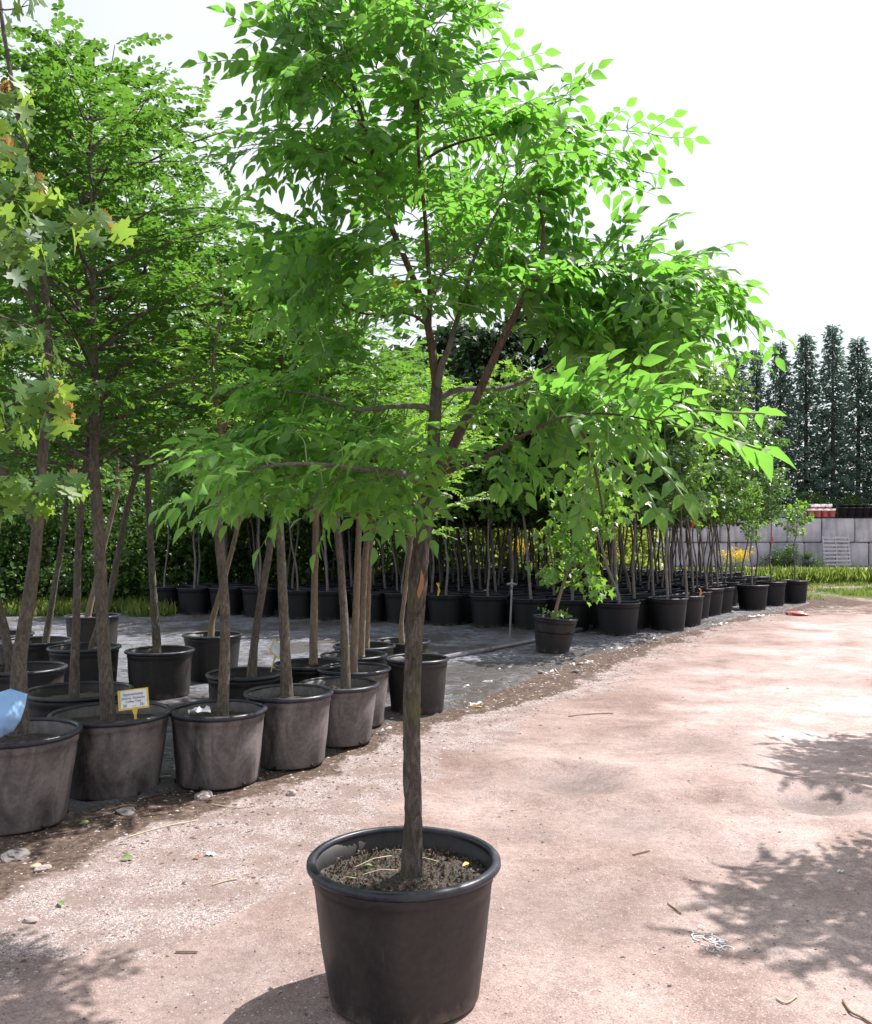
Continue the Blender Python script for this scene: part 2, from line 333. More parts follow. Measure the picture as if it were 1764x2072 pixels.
road = mixc(t, ramp(t, sq_.outputs['Red'], [(.80, (0, 0, 0)), (.84, (.55, .55, .55))]), road, (.16, .115, .11)); road = mixc(t, ramp(t, sq_.outputs['Green'], [(.88, (0, 0, 0)), (.92, (.4, .4, .4))]), road, (.58, .51, .49))
clod = nois(t, v, 9, 6, .8); road = mixc(t, ramp(t, clod, [(.60, (0, 0, 0)), (.66, (.6, .6, .6))]), road, (.19, .145, .14))
nw = N(t, 'ShaderNodeTexNoise', Scale=35.0, Detail=4.0, Roughness=.7); t.links.new(v, nw.inputs['Vector'])
vd = N(t, 'ShaderNodeVectorMath', operation='MULTIPLY_ADD'); t.links.new(nw.outputs['Color'], vd.inputs[0]); vd.inputs[1].default_value = (.035, .035, .035); t.links.new(v, vd.inputs[2])
vo = N(t, 'ShaderNodeTexVoronoi', Scale=95.0, Randomness=1.0); t.links.new(vd.outputs[0], vo.inputs['Vector'])
vb = N(t, 'ShaderNodeTexVoronoi', Scale=95.0, feature='DISTANCE_TO_EDGE'); t.links.new(vd.outputs[0], vb.inputs['Vector'])
hs = N(t, 'ShaderNodeHueSaturation', Saturation=.12, Value=1.0); t.links.new(vo.outputs['Color'], hs.inputs['Color'])
gvc = mixc(t, .7, (.28, .225, .215), mixc(t, 1.0, (.66, .56, .55), hs.outputs['Color'], 'MULTIPLY'))
gvc = mixc(t, ramp(t, vb.outputs['Distance'], [(.02, (.8, .8, .8)), (.2, (0, 0, 0))]), gvc, (.09, .065, .062))
gvc = mixc(t, ramp(t, n2, [(.42, (0, 0, 0)), (.58, (.75, .75, .75))]), gvc, (.19, .14, .125))
mul = mixc(t, .85, ramp(t, n3, [(.3, (.035, .024, .020)), (.5, (.095, .068, .055)), (.66, (.17, .13, .11)), (.78, (.38, .32, .30))]), ramp(t, n2, [(.35, (.6, .58, .57)), (.65, (1.25, 1.2, 1.2))]), 'MULTIPLY')
grc = ramp(t, n3, [(.3, (.06, .05, .025)), (.5, (.08, .11, .03)), (.75, (.2, .2, .09))])
def mfac(ch, nn, k=.5):
    a = N(t, 'ShaderNodeMath', operation='MULTIPLY_ADD'); t.links.new(nn, a.inputs[0]); a.inputs[1].default_value = k; a.inputs[2].default_value = -k / 2
    s_ = N(t, 'ShaderNodeMath', operation='ADD'); t.links.new(sp.outputs[ch], s_.inputs[0]); t.links.new(a.outputs[0], s_.inputs[1])
    r_ = N(t, 'ShaderNodeMapRange'); r_.inputs['From Min'].default_value = .4; r_.inputs['From Max'].default_value = .6; t.links.new(s_.outputs[0], r_.inputs['Value']); return r_.outputs['Result']
patch = nois(t, v, 2.4, 6, .75, .4); pf = ramp(t, patch, [(.52, (0, 0, 0)), (.64, (.55, .55, .55))])
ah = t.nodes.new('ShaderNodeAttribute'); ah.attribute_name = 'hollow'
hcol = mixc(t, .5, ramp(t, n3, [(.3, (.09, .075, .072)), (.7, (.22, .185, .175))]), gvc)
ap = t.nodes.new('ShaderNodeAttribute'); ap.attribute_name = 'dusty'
road = mixc(t, 1.0, road, mixc(t, ap.outputs['Fac'], (.84, .78, .77), (1.30, 1.28, 1.30)), 'MULTIPLY')  # road tone: darker at the near left, paler right and farther off
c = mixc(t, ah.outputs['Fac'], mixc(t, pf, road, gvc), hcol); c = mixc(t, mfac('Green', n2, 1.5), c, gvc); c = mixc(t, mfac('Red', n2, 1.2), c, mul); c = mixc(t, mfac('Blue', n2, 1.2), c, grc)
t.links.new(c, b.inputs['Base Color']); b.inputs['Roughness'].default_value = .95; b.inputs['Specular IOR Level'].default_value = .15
pv = bump(t, b, n3, .5, .012); pv = bump(t, b, n4, .45, .005, pv); bump(t, b, vb.outputs['Distance'], .25, .01, pv); M['ground'] = m
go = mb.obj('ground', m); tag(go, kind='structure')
ca = go.data.color_attributes.new('zone', 'FLOAT_COLOR', 'POINT')
ca.data.foreach_set('color', np.stack([mulch, grav, grs, np.ones_like(mulch)], 1).astype(np.float32).ravel())

road_pale = sst(-.2, 1.6, xf - xe(GRV, yf) - .5 + nzv * .7) * (.35 + .65 * sst(3.5, 7.5, yf + nzv)) ; road_pale *= 1 - .5 * np.exp(-((xf - xe(EDG, yf) - 2.6) / .35) ** 2)  # pale tone grows right of the gravel and with distance
hd = go.data.attributes.new('dusty', 'FLOAT', 'POINT'); hd.data.foreach_set('value', np.clip(road_pale, 0, 1).astype(np.float32))
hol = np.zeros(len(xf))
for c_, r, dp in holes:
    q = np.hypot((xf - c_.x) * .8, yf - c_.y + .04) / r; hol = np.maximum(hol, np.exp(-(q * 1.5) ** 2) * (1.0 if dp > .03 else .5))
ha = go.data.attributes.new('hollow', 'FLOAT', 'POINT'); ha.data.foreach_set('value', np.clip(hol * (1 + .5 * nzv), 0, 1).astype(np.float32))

# landscape fabric sheet
m, t, b = nmat('landscape_fabric'); v = coords(t); n1 = nois(t, v, .8, 6, .65, .5); n2 = nois(t, coords(t, (1, 1.6, 1)), 3.2, 6, .7, 1.2); n3 = nois(t, v, 40, 4, .7)
c = ramp(t, n2, [(.36, (.05, .05, .058)), (.48, (.12, .125, .15)), (.58, (.27, .28, .34))])
n6 = nois(t, coords(t, (1, 3.0, 1)), 7, 7, .75, 1.8); c = mixc(t, ramp(t, n6, [(.49, (0, 0, 0)), (.6, (.85, .85, .85))]), c, (.48, .49, .56)); c = mixc(t, ramp(t, n6, [(.34, (.8, .8, .8)), (.44, (0, 0, 0))]), c, (.06, .05, .05))  # light caught on wrinkles painted as pale streaks, their troughs painted dark
c = mixc(t, ramp(t, n1, [(.46, (0, 0, 0)), (.58, (.85, .85, .85))]), c, ramp(t, n3, [(.3, (.04, .03, .027)), (.7, (.115, .09, .08))]))
at = t.nodes.new('ShaderNodeAttribute'); at.attribute_name = 'edge'
c = mixc(t, at.outputs['Fac'], c, ramp(t, n3, [(.3, (.05, .036, .03)), (.7, (.15, .115, .1))]))
t.links.new(c, b.inputs['Base Color']); b.inputs['Roughness'].default_value = .36; b.inputs['Specular IOR Level'].default_value = .7
n4 = nois(t, coords(t, (1, 2.5, 1)), 2.5, 4, .6, 1.5); pv = bump(t, b, n4, .6, .05); pv = bump(t, b, n6, 1, .06, pv); bump(t, b, n3, .3, .004, pv); M['tarp'] = m
gy = np.concatenate([np.arange(3.9, 17, .07), np.arange(17, 29, .5)]); gu = np.concatenate([np.linspace(0, .25, 8), np.linspace(.3, 5, 60), np.linspace(5.4, 16, 18)])
V = []; E = []
for yv in gy:
    xr = float(xe(TRP, yv)) + .12 * noise.noise(Vector((yv * 2, 0, 7))) + .06 * noise.noise(Vector((yv * 7, 0, 7)))
    for u in gu:
        x = xr - u; wr = .030 * abs(noise.noise(Vector((x * 2.6, yv * 4.2, 2)))) + .016 * noise.noise(Vector((x * 8, yv * 8, 4)))
        if u < .6: wr += .02 * max(0, noise.noise(Vector((x * 4, yv * 9, 8)))) * (1 - u / .6)
        z = hgt(x, yv) + .012 + max(wr, -.004)
        if u < .02: z = hgt(x, yv) - .004
        V.append((x, yv, z)); E.append(max(0, min(1, (1.0 - u / .7) * .9 + .55 * noise.noise(Vector((x * 3, yv * 3, 6))) - .15 + .25 * noise.noise(Vector((x * 9, yv * 9, 6))))) if u < 1.1 else 0)
ng = len(gu); T = []
for i in range(len(gy) - 1):
    for k in range(ng - 1):
        a = i * ng + k; T += [(a, a + ng, a + ng + 1), (a, a + ng + 1, a + 1)]
mb = MB(); mb.add(V, T); to = mb.obj('landscape_fabric', M['tarp']); tag(to, kind='structure')
ea = to.data.attributes.new('edge', 'FLOAT', 'POINT'); ea.data.foreach_set('value', np.array(E, dtype=np.float32))

# pebbles: nobody could count them
def rockV(r, sq=.6, rr=rnd):
    V = [Vector((math.cos(a) * r * rr.uniform(.7, 1.1), math.sin(a) * r * rr.uniform(.6, 1.1), z * r * sq)) for a, z in
         [(k * math.pi / 3 + rr.uniform(-.2, .2), rr.uniform(-.2, .35)) for k in range(6)]] + [Vector((rr.uniform(-.2, .2) * r, rr.uniform(-.2, .2) * r, r * sq * rr.uniform(.7, 1.0)))]
    return [tuple(v) for v in V], [(k, (k + 1) % 6, 6) for k in range(6)]
mbs = [MB(), MB()]
for i in range(34000):
    y = 2.5 + 6.5 * rnd.random() ** 1.2; x = rnd.uniform(-.62 * y, .62 * y)
    d = float(xe(GRV, y)) - x
    if d < 0 and rnd.random() > .16 + .3 * max(0, noise.noise(Vector((x * 1.5, y * 1.5, 11)))) * 3: continue
    if x < float(xe(EDG, y)) and rnd.random() < .6: continue
    r = rnd.uniform(.003, .0075) if rnd.random() < .95 else rnd.uniform(.008, .015)
    V, T = rockV(r); z = hgt(x, y) - r * .1 + (.016 if x < float(xe(TRP, y)) - .1 else 0)
    mbs[rnd.random() < .25].add([(a + x, b_ + y, c_ + z) for a, b_, c_ in V], T)
for i in range(5200):
    y = rnd.uniform(4.2, 19); x = float(xe(EDG, y)) + rnd.gauss(-.15, .35) - .1 * (y > 8)
    r = rnd.uniform(.006, .016) * (1 + y * .03); V, T = rockV(r, .5); z = hgt(x, y) - r * .1 + (.02 if x < float(xe(TRP, y)) - .1 else 0)
    mbs[rnd.random() < .8].add([(a + x, b_ + y, c_ + z) for a, b_, c_ in V], T)
tag(mbs[0].obj('gravel', plain('pink_gravel', (.40, .335, .325), .9), smooth=False), 'small pale pink gravel scattered over the dirt road', kind='stuff')
tag(mbs[1].obj('grit', plain('dark_grit', (.10, .07, .06), .9), smooth=False), 'small dark grit and crumbs of soil scattered on the dirt road', kind='stuff')

# ---------------------------------------------------------------- potted tree builders
def pot_meshes(W, hh, rb, seg=56, mat='pot', seed=0, notch=False):
    R = W / 2; ri = R * .925; mb = MB()
    prof = [(.0, .004), (rb - .012, .004), (rb - .004, .0), (rb, .008), (rb + .003, .03)]
    nst = 12
    for k in range(1, nst + 1):
        q = k / nst; prof.append((rb + (ri - rb) * q ** .85, .03 + (hh * .86 - .03) * q))
    prof += [(ri + .004, hh * .865), (ri + .003, hh * .965), (ri - .006, hh * .965), (ri - .010, hh * .8), (ri - .02, hh * .55), (0, hh * .55)]
    lathe(mb, prof, seg, .006, seed, dent=.006 if seg > 30 else 0); pm = mb.mesh('pot', M[mat])
    mb = MB(); z = hh
    lathe(mb, [(ri - .007, z - .012), (ri - .004, z - .001), (ri + .004, z + .003), (R - .006, z), (R, z - .006), (R + .001, z - .018), (R - .004, z - .024), (R - .010, z - .022), (ri + .006, z - .03), (ri + .002, z - .035)], seg, .006, seed, closed=True)
    rm = mb.mesh('rim', M['rim'])
    return pm, rm, ri
def soil_mesh(ri, z, mat='soil', rings=14, seg=40, seed=0, amp=.012):
    mb = MB(); V = [(0, 0, z + .01)]; T = []
    for i in range(1, rings + 1):
        r = (ri - .012) * i / rings
        for k in range(seg):
            a = 2 * math.pi * k / seg; x, y = r * math.cos(a), r * math.sin(a)
            V.append((x, y, z + amp * (noise.noise(Vector((x * 9 + seed, y * 9, seed))) + .7 * noise.noise(Vector((x * 30, y * 30, seed)))) + .02 * math.exp(-(r / .07) ** 2)))
    for k in range(seg): T.append((0, 1 + k, 1 + (k + 1) % seg))
    for i in range(rings - 1):
        for k in range(seg):
            a = 1 + i * seg + k; b_ = 1 + i * seg + (k + 1) % seg; T += [(a, b_, b_ + seg)[::1], (a, b_ + seg, a + seg)]
    T = [(x, z_, y) if False else (x, y, z_) for x, y, z_ in T]
    mb.add(V, T); return mb.mesh('soil', M[mat])

def rv(rr, s=1.0): return Vector((rr.gauss(0, s), rr.gauss(0, s), rr.gauss(0, s)))
def frond(LV, tw, base, tip, nrm, rr, ll, tpl='bi', rad=.0022, sag=.10, step=None, wr=.8):
    """pinnate (or bipinnate) leaf from base to tip; LV collects pos,dir,normal,len"""
    ax = tip - base; L = ax.length; d = ax.normalized(); nrm = (nrm - d * nrm.dot(d)).normalized(); s = nrm.cross(d)
    pts = [base + ax * q + Vector((0, 0, 1)) * (sag * L * (4 * q * (1 - q)) * .6) for q in (0, .25, .5, .75, 1)]
    if tw is not None: tube(tw, pts, [rad, rad * .9, rad * .8, rad * .6, rad * .4], 4, cap=False)
    def at(q):
        k = min(int(q * 4), 3); f = q * 4 - k; return pts[k] * (1 - f) + pts[k + 1] * f
    if tpl == 'bi':
        np_ = max(3, int(L / .08)); 
        for i in range(np_):
            q = .18 + .8 * i / np_
            for sg in (-1, 1):
                ang = rr.uniform(.75, 1.1); pd = (d * math.cos(ang) + s * sg * math.sin(ang) - Vector((0, 0, 1)) * rr.uniform(.05, .45)).normalized()
                pl = rr.uniform(.07, .125) * (1 - .35 * abs(q - .45)); b0 = at(q); pn = (nrm + rv(rr, .22)).normalized()
                frond(LV, tw, b0, b0 + pd * pl, pn, rr, ll, 'pin', rad * .5, .05)
        frond(LV, tw, at(.97), at(.97) + d * .09, nrm, rr, ll, 'pin', rad * .5, .05)
        return
    st = step or ll * .56; n = max(2, int(L * .92 / st))
    for i in range(n):
        q = .12 + .86 * i / n
        for sg in (-1, 1):
            if rr.random() < .07: continue
            ang = rr.uniform(.7, 1.15); ld = d * math.cos(ang) + s * sg * math.sin(ang) - Vector((0, 0, 1)) * rr.uniform(-.1, .3)
            LV.append((at(min(1, q + (.25 * st / L if sg > 0 else 0))), ld, nrm + rv(rr, .33), ll * rr.uniform(.62, 1.2) * (1 - .3 * abs(q - .5))))
    LV.append((at(1), d - Vector((0, 0, .2)), nrm + rv(rr, .3), ll * .95))
def flush(mb, LV, tpl, wr=1.0):
    if LV: leaves(mb, tpl, [tuple(a[0]) for a in LV], [tuple(a[1]) for a in LV], [tuple(a[2]) for a in LV], [a[3] for a in LV], np.full(len(LV), wr))

def crown_meshes(seed, h, r, nb, style, ll, tpl, leafm, barkm, fpb=9, fl=.26, prof=None, r0=.018, droop=.15, up=.55, wr=1.0):
    """crown in local coordinates: leader from origin up to h"""
    rr = random.Random(seed); LV = []; br = MB()
    lead = [Vector((0, 0, -.05))]
    for k in range(1, 6): lead.append(Vector((rr.uniform(-.06, .06) * h / 3, rr.uniform(-.06, .06) * h / 3, h * .95 * k / 5)))
    pts, R = smooth_path(lead, [r0 * (1 - .16 * k) for k in range(6)], 3); tube(br, pts, R, 6)
    for i in range(nb):
        q = (i + rr.random()) / nb * .95; z0 = h * q * .93; k = min(int(q * .93 / .95 * 15), 14); base = pts[min(k, len(pts) - 1)].copy(); z0 = base.z
        az = i * 2.4 + rr.uniform(-.4, .4); pr = (prof(q) if prof else (.55 + .9 * q) * (1 - q) ** .55 * 1.25)
        Lb = max(.15, r * pr * rr.uniform(.7, 1.15)); e = up * rr.uniform(.5, 1.3)
        d = Vector((math.cos(az) * math.cos(e), math.sin(az) * math.cos(e), math.sin(e)))
        bp = [base + d * Lb * s_ + Vector((0, 0, -droop * Lb * s_ * s_ * 1.2)) + rv(rr, .015) * s_ for s_ in (0, .33, .66, 1)]
        rb = r0 * .5 * (1 - .6 * q); tube(br, bp, [rb, rb * .75, rb * .5, rb * .25], 5)
        for j in range(fpb):
            s_ = .22 + .8 * (j + rr.random()) / fpb; s_ = min(s_, 1); kk = min(int(s_ * 3), 2); f = s_ * 3 - kk; b0 = bp[kk].lerp(bp[kk + 1], f)
            bd = (bp[kk + 1] - bp[kk]).normalized(); sd_ = bd.cross(Vector((0, 0, 1))).normalized() * (1 if j % 2 else -1)
            fd = (bd * rr.uniform(.2, 1.0) + sd_ * rr.uniform(.4, 1.1) + Vector((0, 0, rr.uniform(-.45, .35)))).normalized()
            if style == 'pin':
                frond(LV, None, b0, b0 + fd * fl * rr.uniform(.7, 1.25), Vector((0, 0, 1)) + rv(rr, .25), rr, ll, 'pin', sag=.12)
            else:
                n = rr.randint(5, 9)
                for u in range(n):
                    p = b0 + fd * fl * (u + .5) / n + rv(rr, .035); dd = fd + rv(rr, .6) + Vector((0, 0, -.45)); LV.append((p, dd, Vector((0, 0, 1)) + rv(rr, .5), ll * rr.uniform(.7, 1.2)))
    cm = MB(); flush(cm, LV, tpl, wr)
    return cm.mesh('crown', M[leafm]), br.mesh('branches', M[barkm])

def attach(root, name, me, parent=None, loc=None, scale=None, rz=0, label=None):
    o = link(name, me, parent or root)
    if loc is not None: o.location = loc
    if scale: o.scale = scale
    if rz: o.rotation_euler = (0, 0, rz)
    if label: o['label'] = label
    return o

# ---------------------------------------------------------------- the main potted tree
MY = 3.07
def main_tree():
    rr = random.Random(11); ctr = P(817, 1730, MY); X0 = ctr.x
    root = thing('potted_tree', 'large tree alone in a black pot on the dirt road, nearest the camera', 'potted tree', (X0, MY, hgt(X0, MY) + .004))
    off = -Vector(root.location)
    pm, rm, ri = pot_meshes(.66, .46, .258, 80, 'pot', 1); pt = attach(root, 'pot', pm); attach(root, 'rim', rm, pt)
    attach(root, 'soil', soil_mesh(ri, .385, 'soil', 26, 90, 3, .016))
    def Q(x, y, dy=0): return P(x, y, MY + dy) + off
    mb = MB()
    pts, R = smooth_path([Q(833, 1775), Q(834, 1735), Q(836, 1650), Q(834, 1560), Q(833, 1450), Q(836, 1330), Q(841, 1240), Q(845, 1180), Q(851, 1110), Q(864, 1030), Q(872, 985), Q(878, 900), Q(880, 840), Q(883, 785)],
                         [.040, .031, .0275, .027, .027, .0275, .0275, .029, .026, .024, .021, .019, .018, .016], 24)
    tube(mb, pts, R, 44, .13, 2, ridge=.0028); tr = mb.obj('trunk', M['bark_main'], root)
    sc = MB(); V = []
    for (x, y) in [(852, 1150), (858, 1170), (857, 1190), (847, 1212), (843, 1200), (849, 1175)]: V.append(tuple(Q(x, y, -.034)))
    sc.quad(V, [(0, 1, 2, 3, 4, 5)]); so_ = sc.obj('bark_scar', M['scar'], tr); so_['label'] = 'orange brown fresh scar'
    skel = []
    def B(pl, r0, r1, mat='bark_twig', seg=10):
        q = [Q(*p) for p in pl]; n = len(q); pts, R = smooth_path(q, [r0 + (r1 - r0) * i / (n - 1) for i in range(n)], 5)
        mb = MB(); tube(mb, pts, R, seg, .08, len(skel)); mb.obj('branch', M[mat], root); skel.extend(pts[len(pts) // 5:])
    B([(884, 795), (876, 720), (866, 660), (848, 595), (818, 520), (790, 452), (775, 380), (748, 290, .05), (720, 190, .1), (700, 90, .12), (690, -60, .15)], .0155, .004)
    B([(884, 790), (893, 740, -.02), (906, 710, -.03), (919, 665, -.03), (940, 600, -.05), (960, 520, -.1), (1010, 420, -.15)], .013, .004, 'bark_grey')
    B([(868, 668), (869, 590, .05), (864, 500, .08), (858, 420, .1), (848, 330, .1), (846, 200, .08), (860, 60, .05), (870, -80, 0)], .009, .004)
    B([(862, 1010), (885, 962, -.03), (915, 905, -.06), (942, 850, -.10), (975, 780, -.13), (1015, 690, -.16), (1050, 620, -.2), (1078, 568, -.22)], .021, .009)
    B([(1078, 568, -.22), (1150, 540, -.2), (1250, 540, -.1), (1370, 560, 0), (1440, 580, 0)], .008, .003)
    B([(1078, 568, -.22), (1100, 480, -.1), (1090, 380, 0), (1110, 290, .1), (1180, 260, .1)], .007, .003)
    B([(890, 960, -.03), (930, 945, -.1), (985, 925, -.25), (1050, 885, -.45), (1150, 840, -.65), (1260, 840, -.8), (1350, 860, -.95)], .009, .0012)
    B([(885, 808), (930, 788, .05), (1020, 785, .15), (1090, 755, .2), (1150, 715, .2), (1220, 670, .15), (1320, 640, .1)], .012, .003, 'bark_grey')
    B([(880, 830), (850, 822, -.03), (800, 822, -.05), (760, 826, -.1), (715, 828, -.15), (640, 800, -.2), (560, 790, -.2)], .0115, .003, 'bark_grey')
    B([(862, 988), (835, 965, -.08), (800, 955, -.2), (740, 950, -.35), (660, 940, -.5), (560, 940, -.6), (470, 960, -.7)], .012, .003, 'bark_grey')
    B([(866, 660), (840, 640, .0), (810, 632, .03), (770, 640, .05), (700, 620, .1), (630, 560, .1)], .006, .003)
    B([(812, 510), (780, 500, .0), (745, 508, .0), (700, 500, .05), (630, 500, .1)], .006, .003)
    B([(848, 330, .1), (900, 300, .0), (960, 280, -.1), (1060, 260, -.1)], .006, .003)
    B([(775, 380), (720, 330, -.05), (640, 300, -.1), (560, 290, -.1)], .006, .003)
    B([(1150, 840, -.65), (1190, 900, -.7), (1210, 980, -.7), (1220, 1040, -.7)], .005, .002)
    B([(748, 290, .05), (690, 180, 0), (620, 140, -.1), (560, 120, -.1)], .005, .002)
    B([(864, 640, .03), (880, 590, .3), (905, 530, .7), (940, 470, 1.1), (980, 400, 1.5)], .009, .003)  # rear branch added to hold sprays that shade the lower left ground
    B([(905, 530, .7), (1000, 500, 1.1), (1060, 480, 1.4)], .005, .002)
    B([(1220, 670, .15), (1280, 740, -.1), (1350, 780, -.3)], .005, .002)
    LV = []; tw = MB()
    def nearest(p): return min(skel, key=lambda s: (s - p).length)
    def add(x0, y0, x1, y1, d0, d1, kind='bi', ll=.060, nb=None):
        a = Q(x0, y0, d0); b_ = Q(x1, y1, d1); s = nearest(a)
        if (s - a).length < .5: a = s.lerp(a, .35 + .3 * rr.random()) if (s - a).length > .12 else s
        n = Vector((rr.gauss(0, .28), .30 + rr.gauss(0, .28), 1)) if nb is None else Vector(nb) + rv(rr, .12)
        st = s
        if (s - a).length > .01: tube(tw, [s, (s + a) / 2 + Vector((0, 0, .02)), a], [.003, .0026, .0022], 4, cap=False)
        frond(LV, tw, a, b_, n, rr, ll, kind, .0022)
    # explicit sprays at the outline
    ex = [(1130, 850, 1190, 775, -.6, -.6), (1200, 845, 1270, 770, -.75, -.8), (1280, 850, 1330, 775, -.85, -.9), (1180, 840, 1250, 880, -.7, -.8), (1090, 870, 1150, 800, -.5, -.5), (1330, 860, 1400, 800, -.9, -1.0, 'pin'), (1240, 850, 1330, 910, -.8, -.95, 'pin'), (640, 165, 400, 128, -.1, -.2, 'pin'), (640, 190, 480, 150, -.05, -.1, 'pin'), (690, 130, 500, 55, 0, -.1), (690, 80, 560, -30, .1, .1), (700, 20, 640, -140, .1, .1), (760, 60, 760, -120, 0, 0), (860, 40, 860, -140, 0, 0), (880, 70, 965, -40, 0, 0),
          (880, 110, 985, 30, 0, -.1), (900, 160, 1055, 120, 0, 0), (960, 190, 1065, 150, .05, .05), (640, 260, 470, 300, -.1, -.2), (640, 300, 450, 315, -.1, -.2), (660, 320, 510, 385, -.1, -.2), (660, 220, 520, 205, -.05, -.1),
          (700, 340, 640, 390, -.05, -.1), (1060, 240, 1175, 170, .1, .1), (1130, 260, 1360, 280, .1, .1), (1130, 300, 1310, 350, .1, .1), (1100, 330, 1290, 385, .1, .15), (1100, 400, 1160, 440, .05, 0), (1090, 450, 1155, 505, .05, 0),
          (640, 490, 515, 460, .1, .1), (640, 520, 500, 550, .1, .1), (640, 560, 500, 610, .1, .1), (700, 490, 560, 430, .1, .1), (700, 450, 630, 425, .1, .1),
          (1250, 540, 1330, 475, -.1, -.1), (1300, 540, 1440, 510, 0, 0), (1340, 550, 1480, 575, 0, 0), (1400, 580, 1550, 660, 0, 0), (1400, 610, 1535, 690, 0, 0), (1180, 540, 1260, 470, -.1, -.1), (1370, 660, 1500, 720, 0, 0),
          (1300, 700, 1400, 790, .1, 0), (1280, 820, 1400, 870, -.6, -.7, 'pin'), (1330, 810, 1470, 850, -.7, -.9, 'pin'), (1200, 900, 1140, 1000, -.4, -.4, 'pin'), (1220, 960, 1180, 1060, -.5, -.5, 'pin'),
          (560, 945, 400, 920, -.6, -.8), (500, 960, 370, 1010, -.7, -.9), (560, 970, 430, 1030, -.6, -.7), (620, 950, 560, 1060, -.5, -.6), (700, 960, 660, 1070, -.4, -.5), (780, 960, 850, 1050, -.2, -.3), (760, 960, 760, 1060, -.3, -.4),
          (820, 960, 940, 910, -.2, -.5), (820, 940, 880, 880, -.2, -.5), (1000, 800, 1080, 860, .1, 0), (940, 870, 1010, 830, -.1, -.3), (1050, 885, 1090, 960, -.4, -.5), (1020, 900, 1035, 950, -.3, -.35)]
    for e in ex: add(*e)
    cl = [(650, 40, 100, 50, 7), (760, 30, 110, 60, 8), (700, 60, 120, 70, 9), (850, 80, 110, 100, 11), (620, 150, 80, 40, 6), (650, 180, 80, 30, 4), (770, 200, 120, 50, 10), (940, 235, 150, 45, 10), (610, 300, 110, 28, 9), (780, 310, 120, 40, 11), (850, 390, 120, 45, 10), (1050, 270, 90, 35, 5),
          (1040, 390, 70, 55, 8), (1010, 460, 90, 45, 6), (630, 520, 90, 55, 10), (720, 600, 110, 60, 9), (740, 480, 70, 40, 6), (600, 620, 70, 40, 5), (1060, 550, 90, 35, 8), (1210, 580, 120, 45, 13), (1320, 620, 110, 50, 11), (1250, 690, 140, 45, 12), (1160, 640, 90, 50, 7), (1360, 560, 70, 25, 5),
          (620, 880, 150, 60, 12), (500, 960, 90, 40, 10), (740, 980, 100, 40, 9), (590, 790, 110, 60, 9), (700, 720, 90, 45, 5), (620, 1000, 130, 30, 11), (1130, 800, 110, 50, 9), (1230, 850, 100, 50, 7), (1160, 900, 80, 50, 4), (990, 600, 80, 50, 6), (470, 900, 60, 30, 5), (800, 900, 60, 30, 4)]
    for cx, cy, rx, ry, n in cl:
        for i in range(max(2, int(n * ((2.0 if cx > 1000 and cy > 450 else 1.4) if cy < 760 else 1.3) * (.5 if (cx > 1000 and cy > 780) else .8 if (cx < 800 and cy > 760) else 1)))):
            while True:
                u, v_ = rr.uniform(-1, 1), rr.uniform(-1, 1)
                if u * u + v_ * v_ < 1: break
            x, y = cx + u * rx, cy + v_ * ry; dep = rr.uniform(-.35, .5 if y > 650 else .85)
            if y > 780 and x < 860: dep = rr.uniform(-.55, .3)
            if y > 780 and x > 1000: dep = rr.uniform(-.7, .2)
            out = 1 if x > 870 else -1; L = rr.uniform(90, 170)
            dx = out * rr.uniform(.3, 1.0) * L; dy = rr.uniform(-.35, .55) * L; dd = rr.uniform(-.3, .3)
            if y < 150: dy -= .4 * L; dx *= .6
            add(x - dx / 2, y - dy / 2, x + dx / 2, y + dy / 2, dep - dd / 2, dep + dd / 2, 'bi' if rr.random() < .62 else 'pin')
    for i in range(34):  # rear sprays added to cast leaf shadow on the lower left ground
        x, y, dep = rr.uniform(830, 1080), rr.uniform(330, 560), rr.uniform(1.0, 1.6); L = rr.uniform(60, 110); dx = rr.choice((-1, 1)) * L * rr.uniform(.4, 1); dy = rr.uniform(-.3, .4) * L
        add(x - dx / 2, y - dy / 2, x + dx / 2, y + dy / 2, dep, dep + rr.uniform(-.1, .3))
    # drooping large leaflets near the lens on the lower right
    def spray(pl, ll, nrm):
        q = [Q(*p) for p in pl]; pts, R = smooth_path(q, [.003] * len(q), 4); tube(tw, pts, R, 5)
        n = len(pts)
        for i in range(3, n, 2):
            d = (pts[i] - pts[i - 1]).normalized(); s = Vector(nrm).cross(d).normalized()
            for sg in (-1, 1):
                if i < n - 1: LV.append((pts[i], d * .6 + s * sg - Vector((0, 0, .35)), Vector(nrm) + rv(rr, .2), ll * rr.uniform(.8, 1.1)))
        LV.append((pts[-1], pts[-1] - pts[-2], Vector(nrm), ll * 1.1))
    spray([(1350, 860, -.95), (1420, 870, -1.1), (1480, 890, -1.2), (1540, 910, -1.25)], .075, (.1, .5, .8))
    spray([(1320, 850, -.9), (1400, 830, -.95), (1480, 835, -1.0), (1545, 835, -1.0)], .045, (0, .55, .8))
    spray([(1270, 840, -.8), (1300, 900, -.95), (1350, 960, -1.05), (1385, 1010, -1.1)], .055, (.2, -.7, .5))
    spray([(1230, 860, -.8), (1240, 930, -.9), (1300, 980, -.95), (1330, 1040, -1.0)], .048, (0, -.8, .5))
    spray([(1200, 850, -.7), (1190, 950, -.75), (1180, 1010, -.8), (1170, 1060, -.8)], .045, (.2, -.8, .4))
    mb = MB(); flush(mb, LV, T8); cr = mb.obj('crown', M['leaf_main'], root); tw.obj('twigs', M['stem'], root)
    # one yellow leaflet cluster
    yl = MB(); L2 = []; c0 = Q(800, 566, -.25)
    for k in range(5): L2.append((c0 + rv(rr, .008), rv(rr, 1) + Vector((-.5, 0, -.3)), rv(rr, 1), .035))
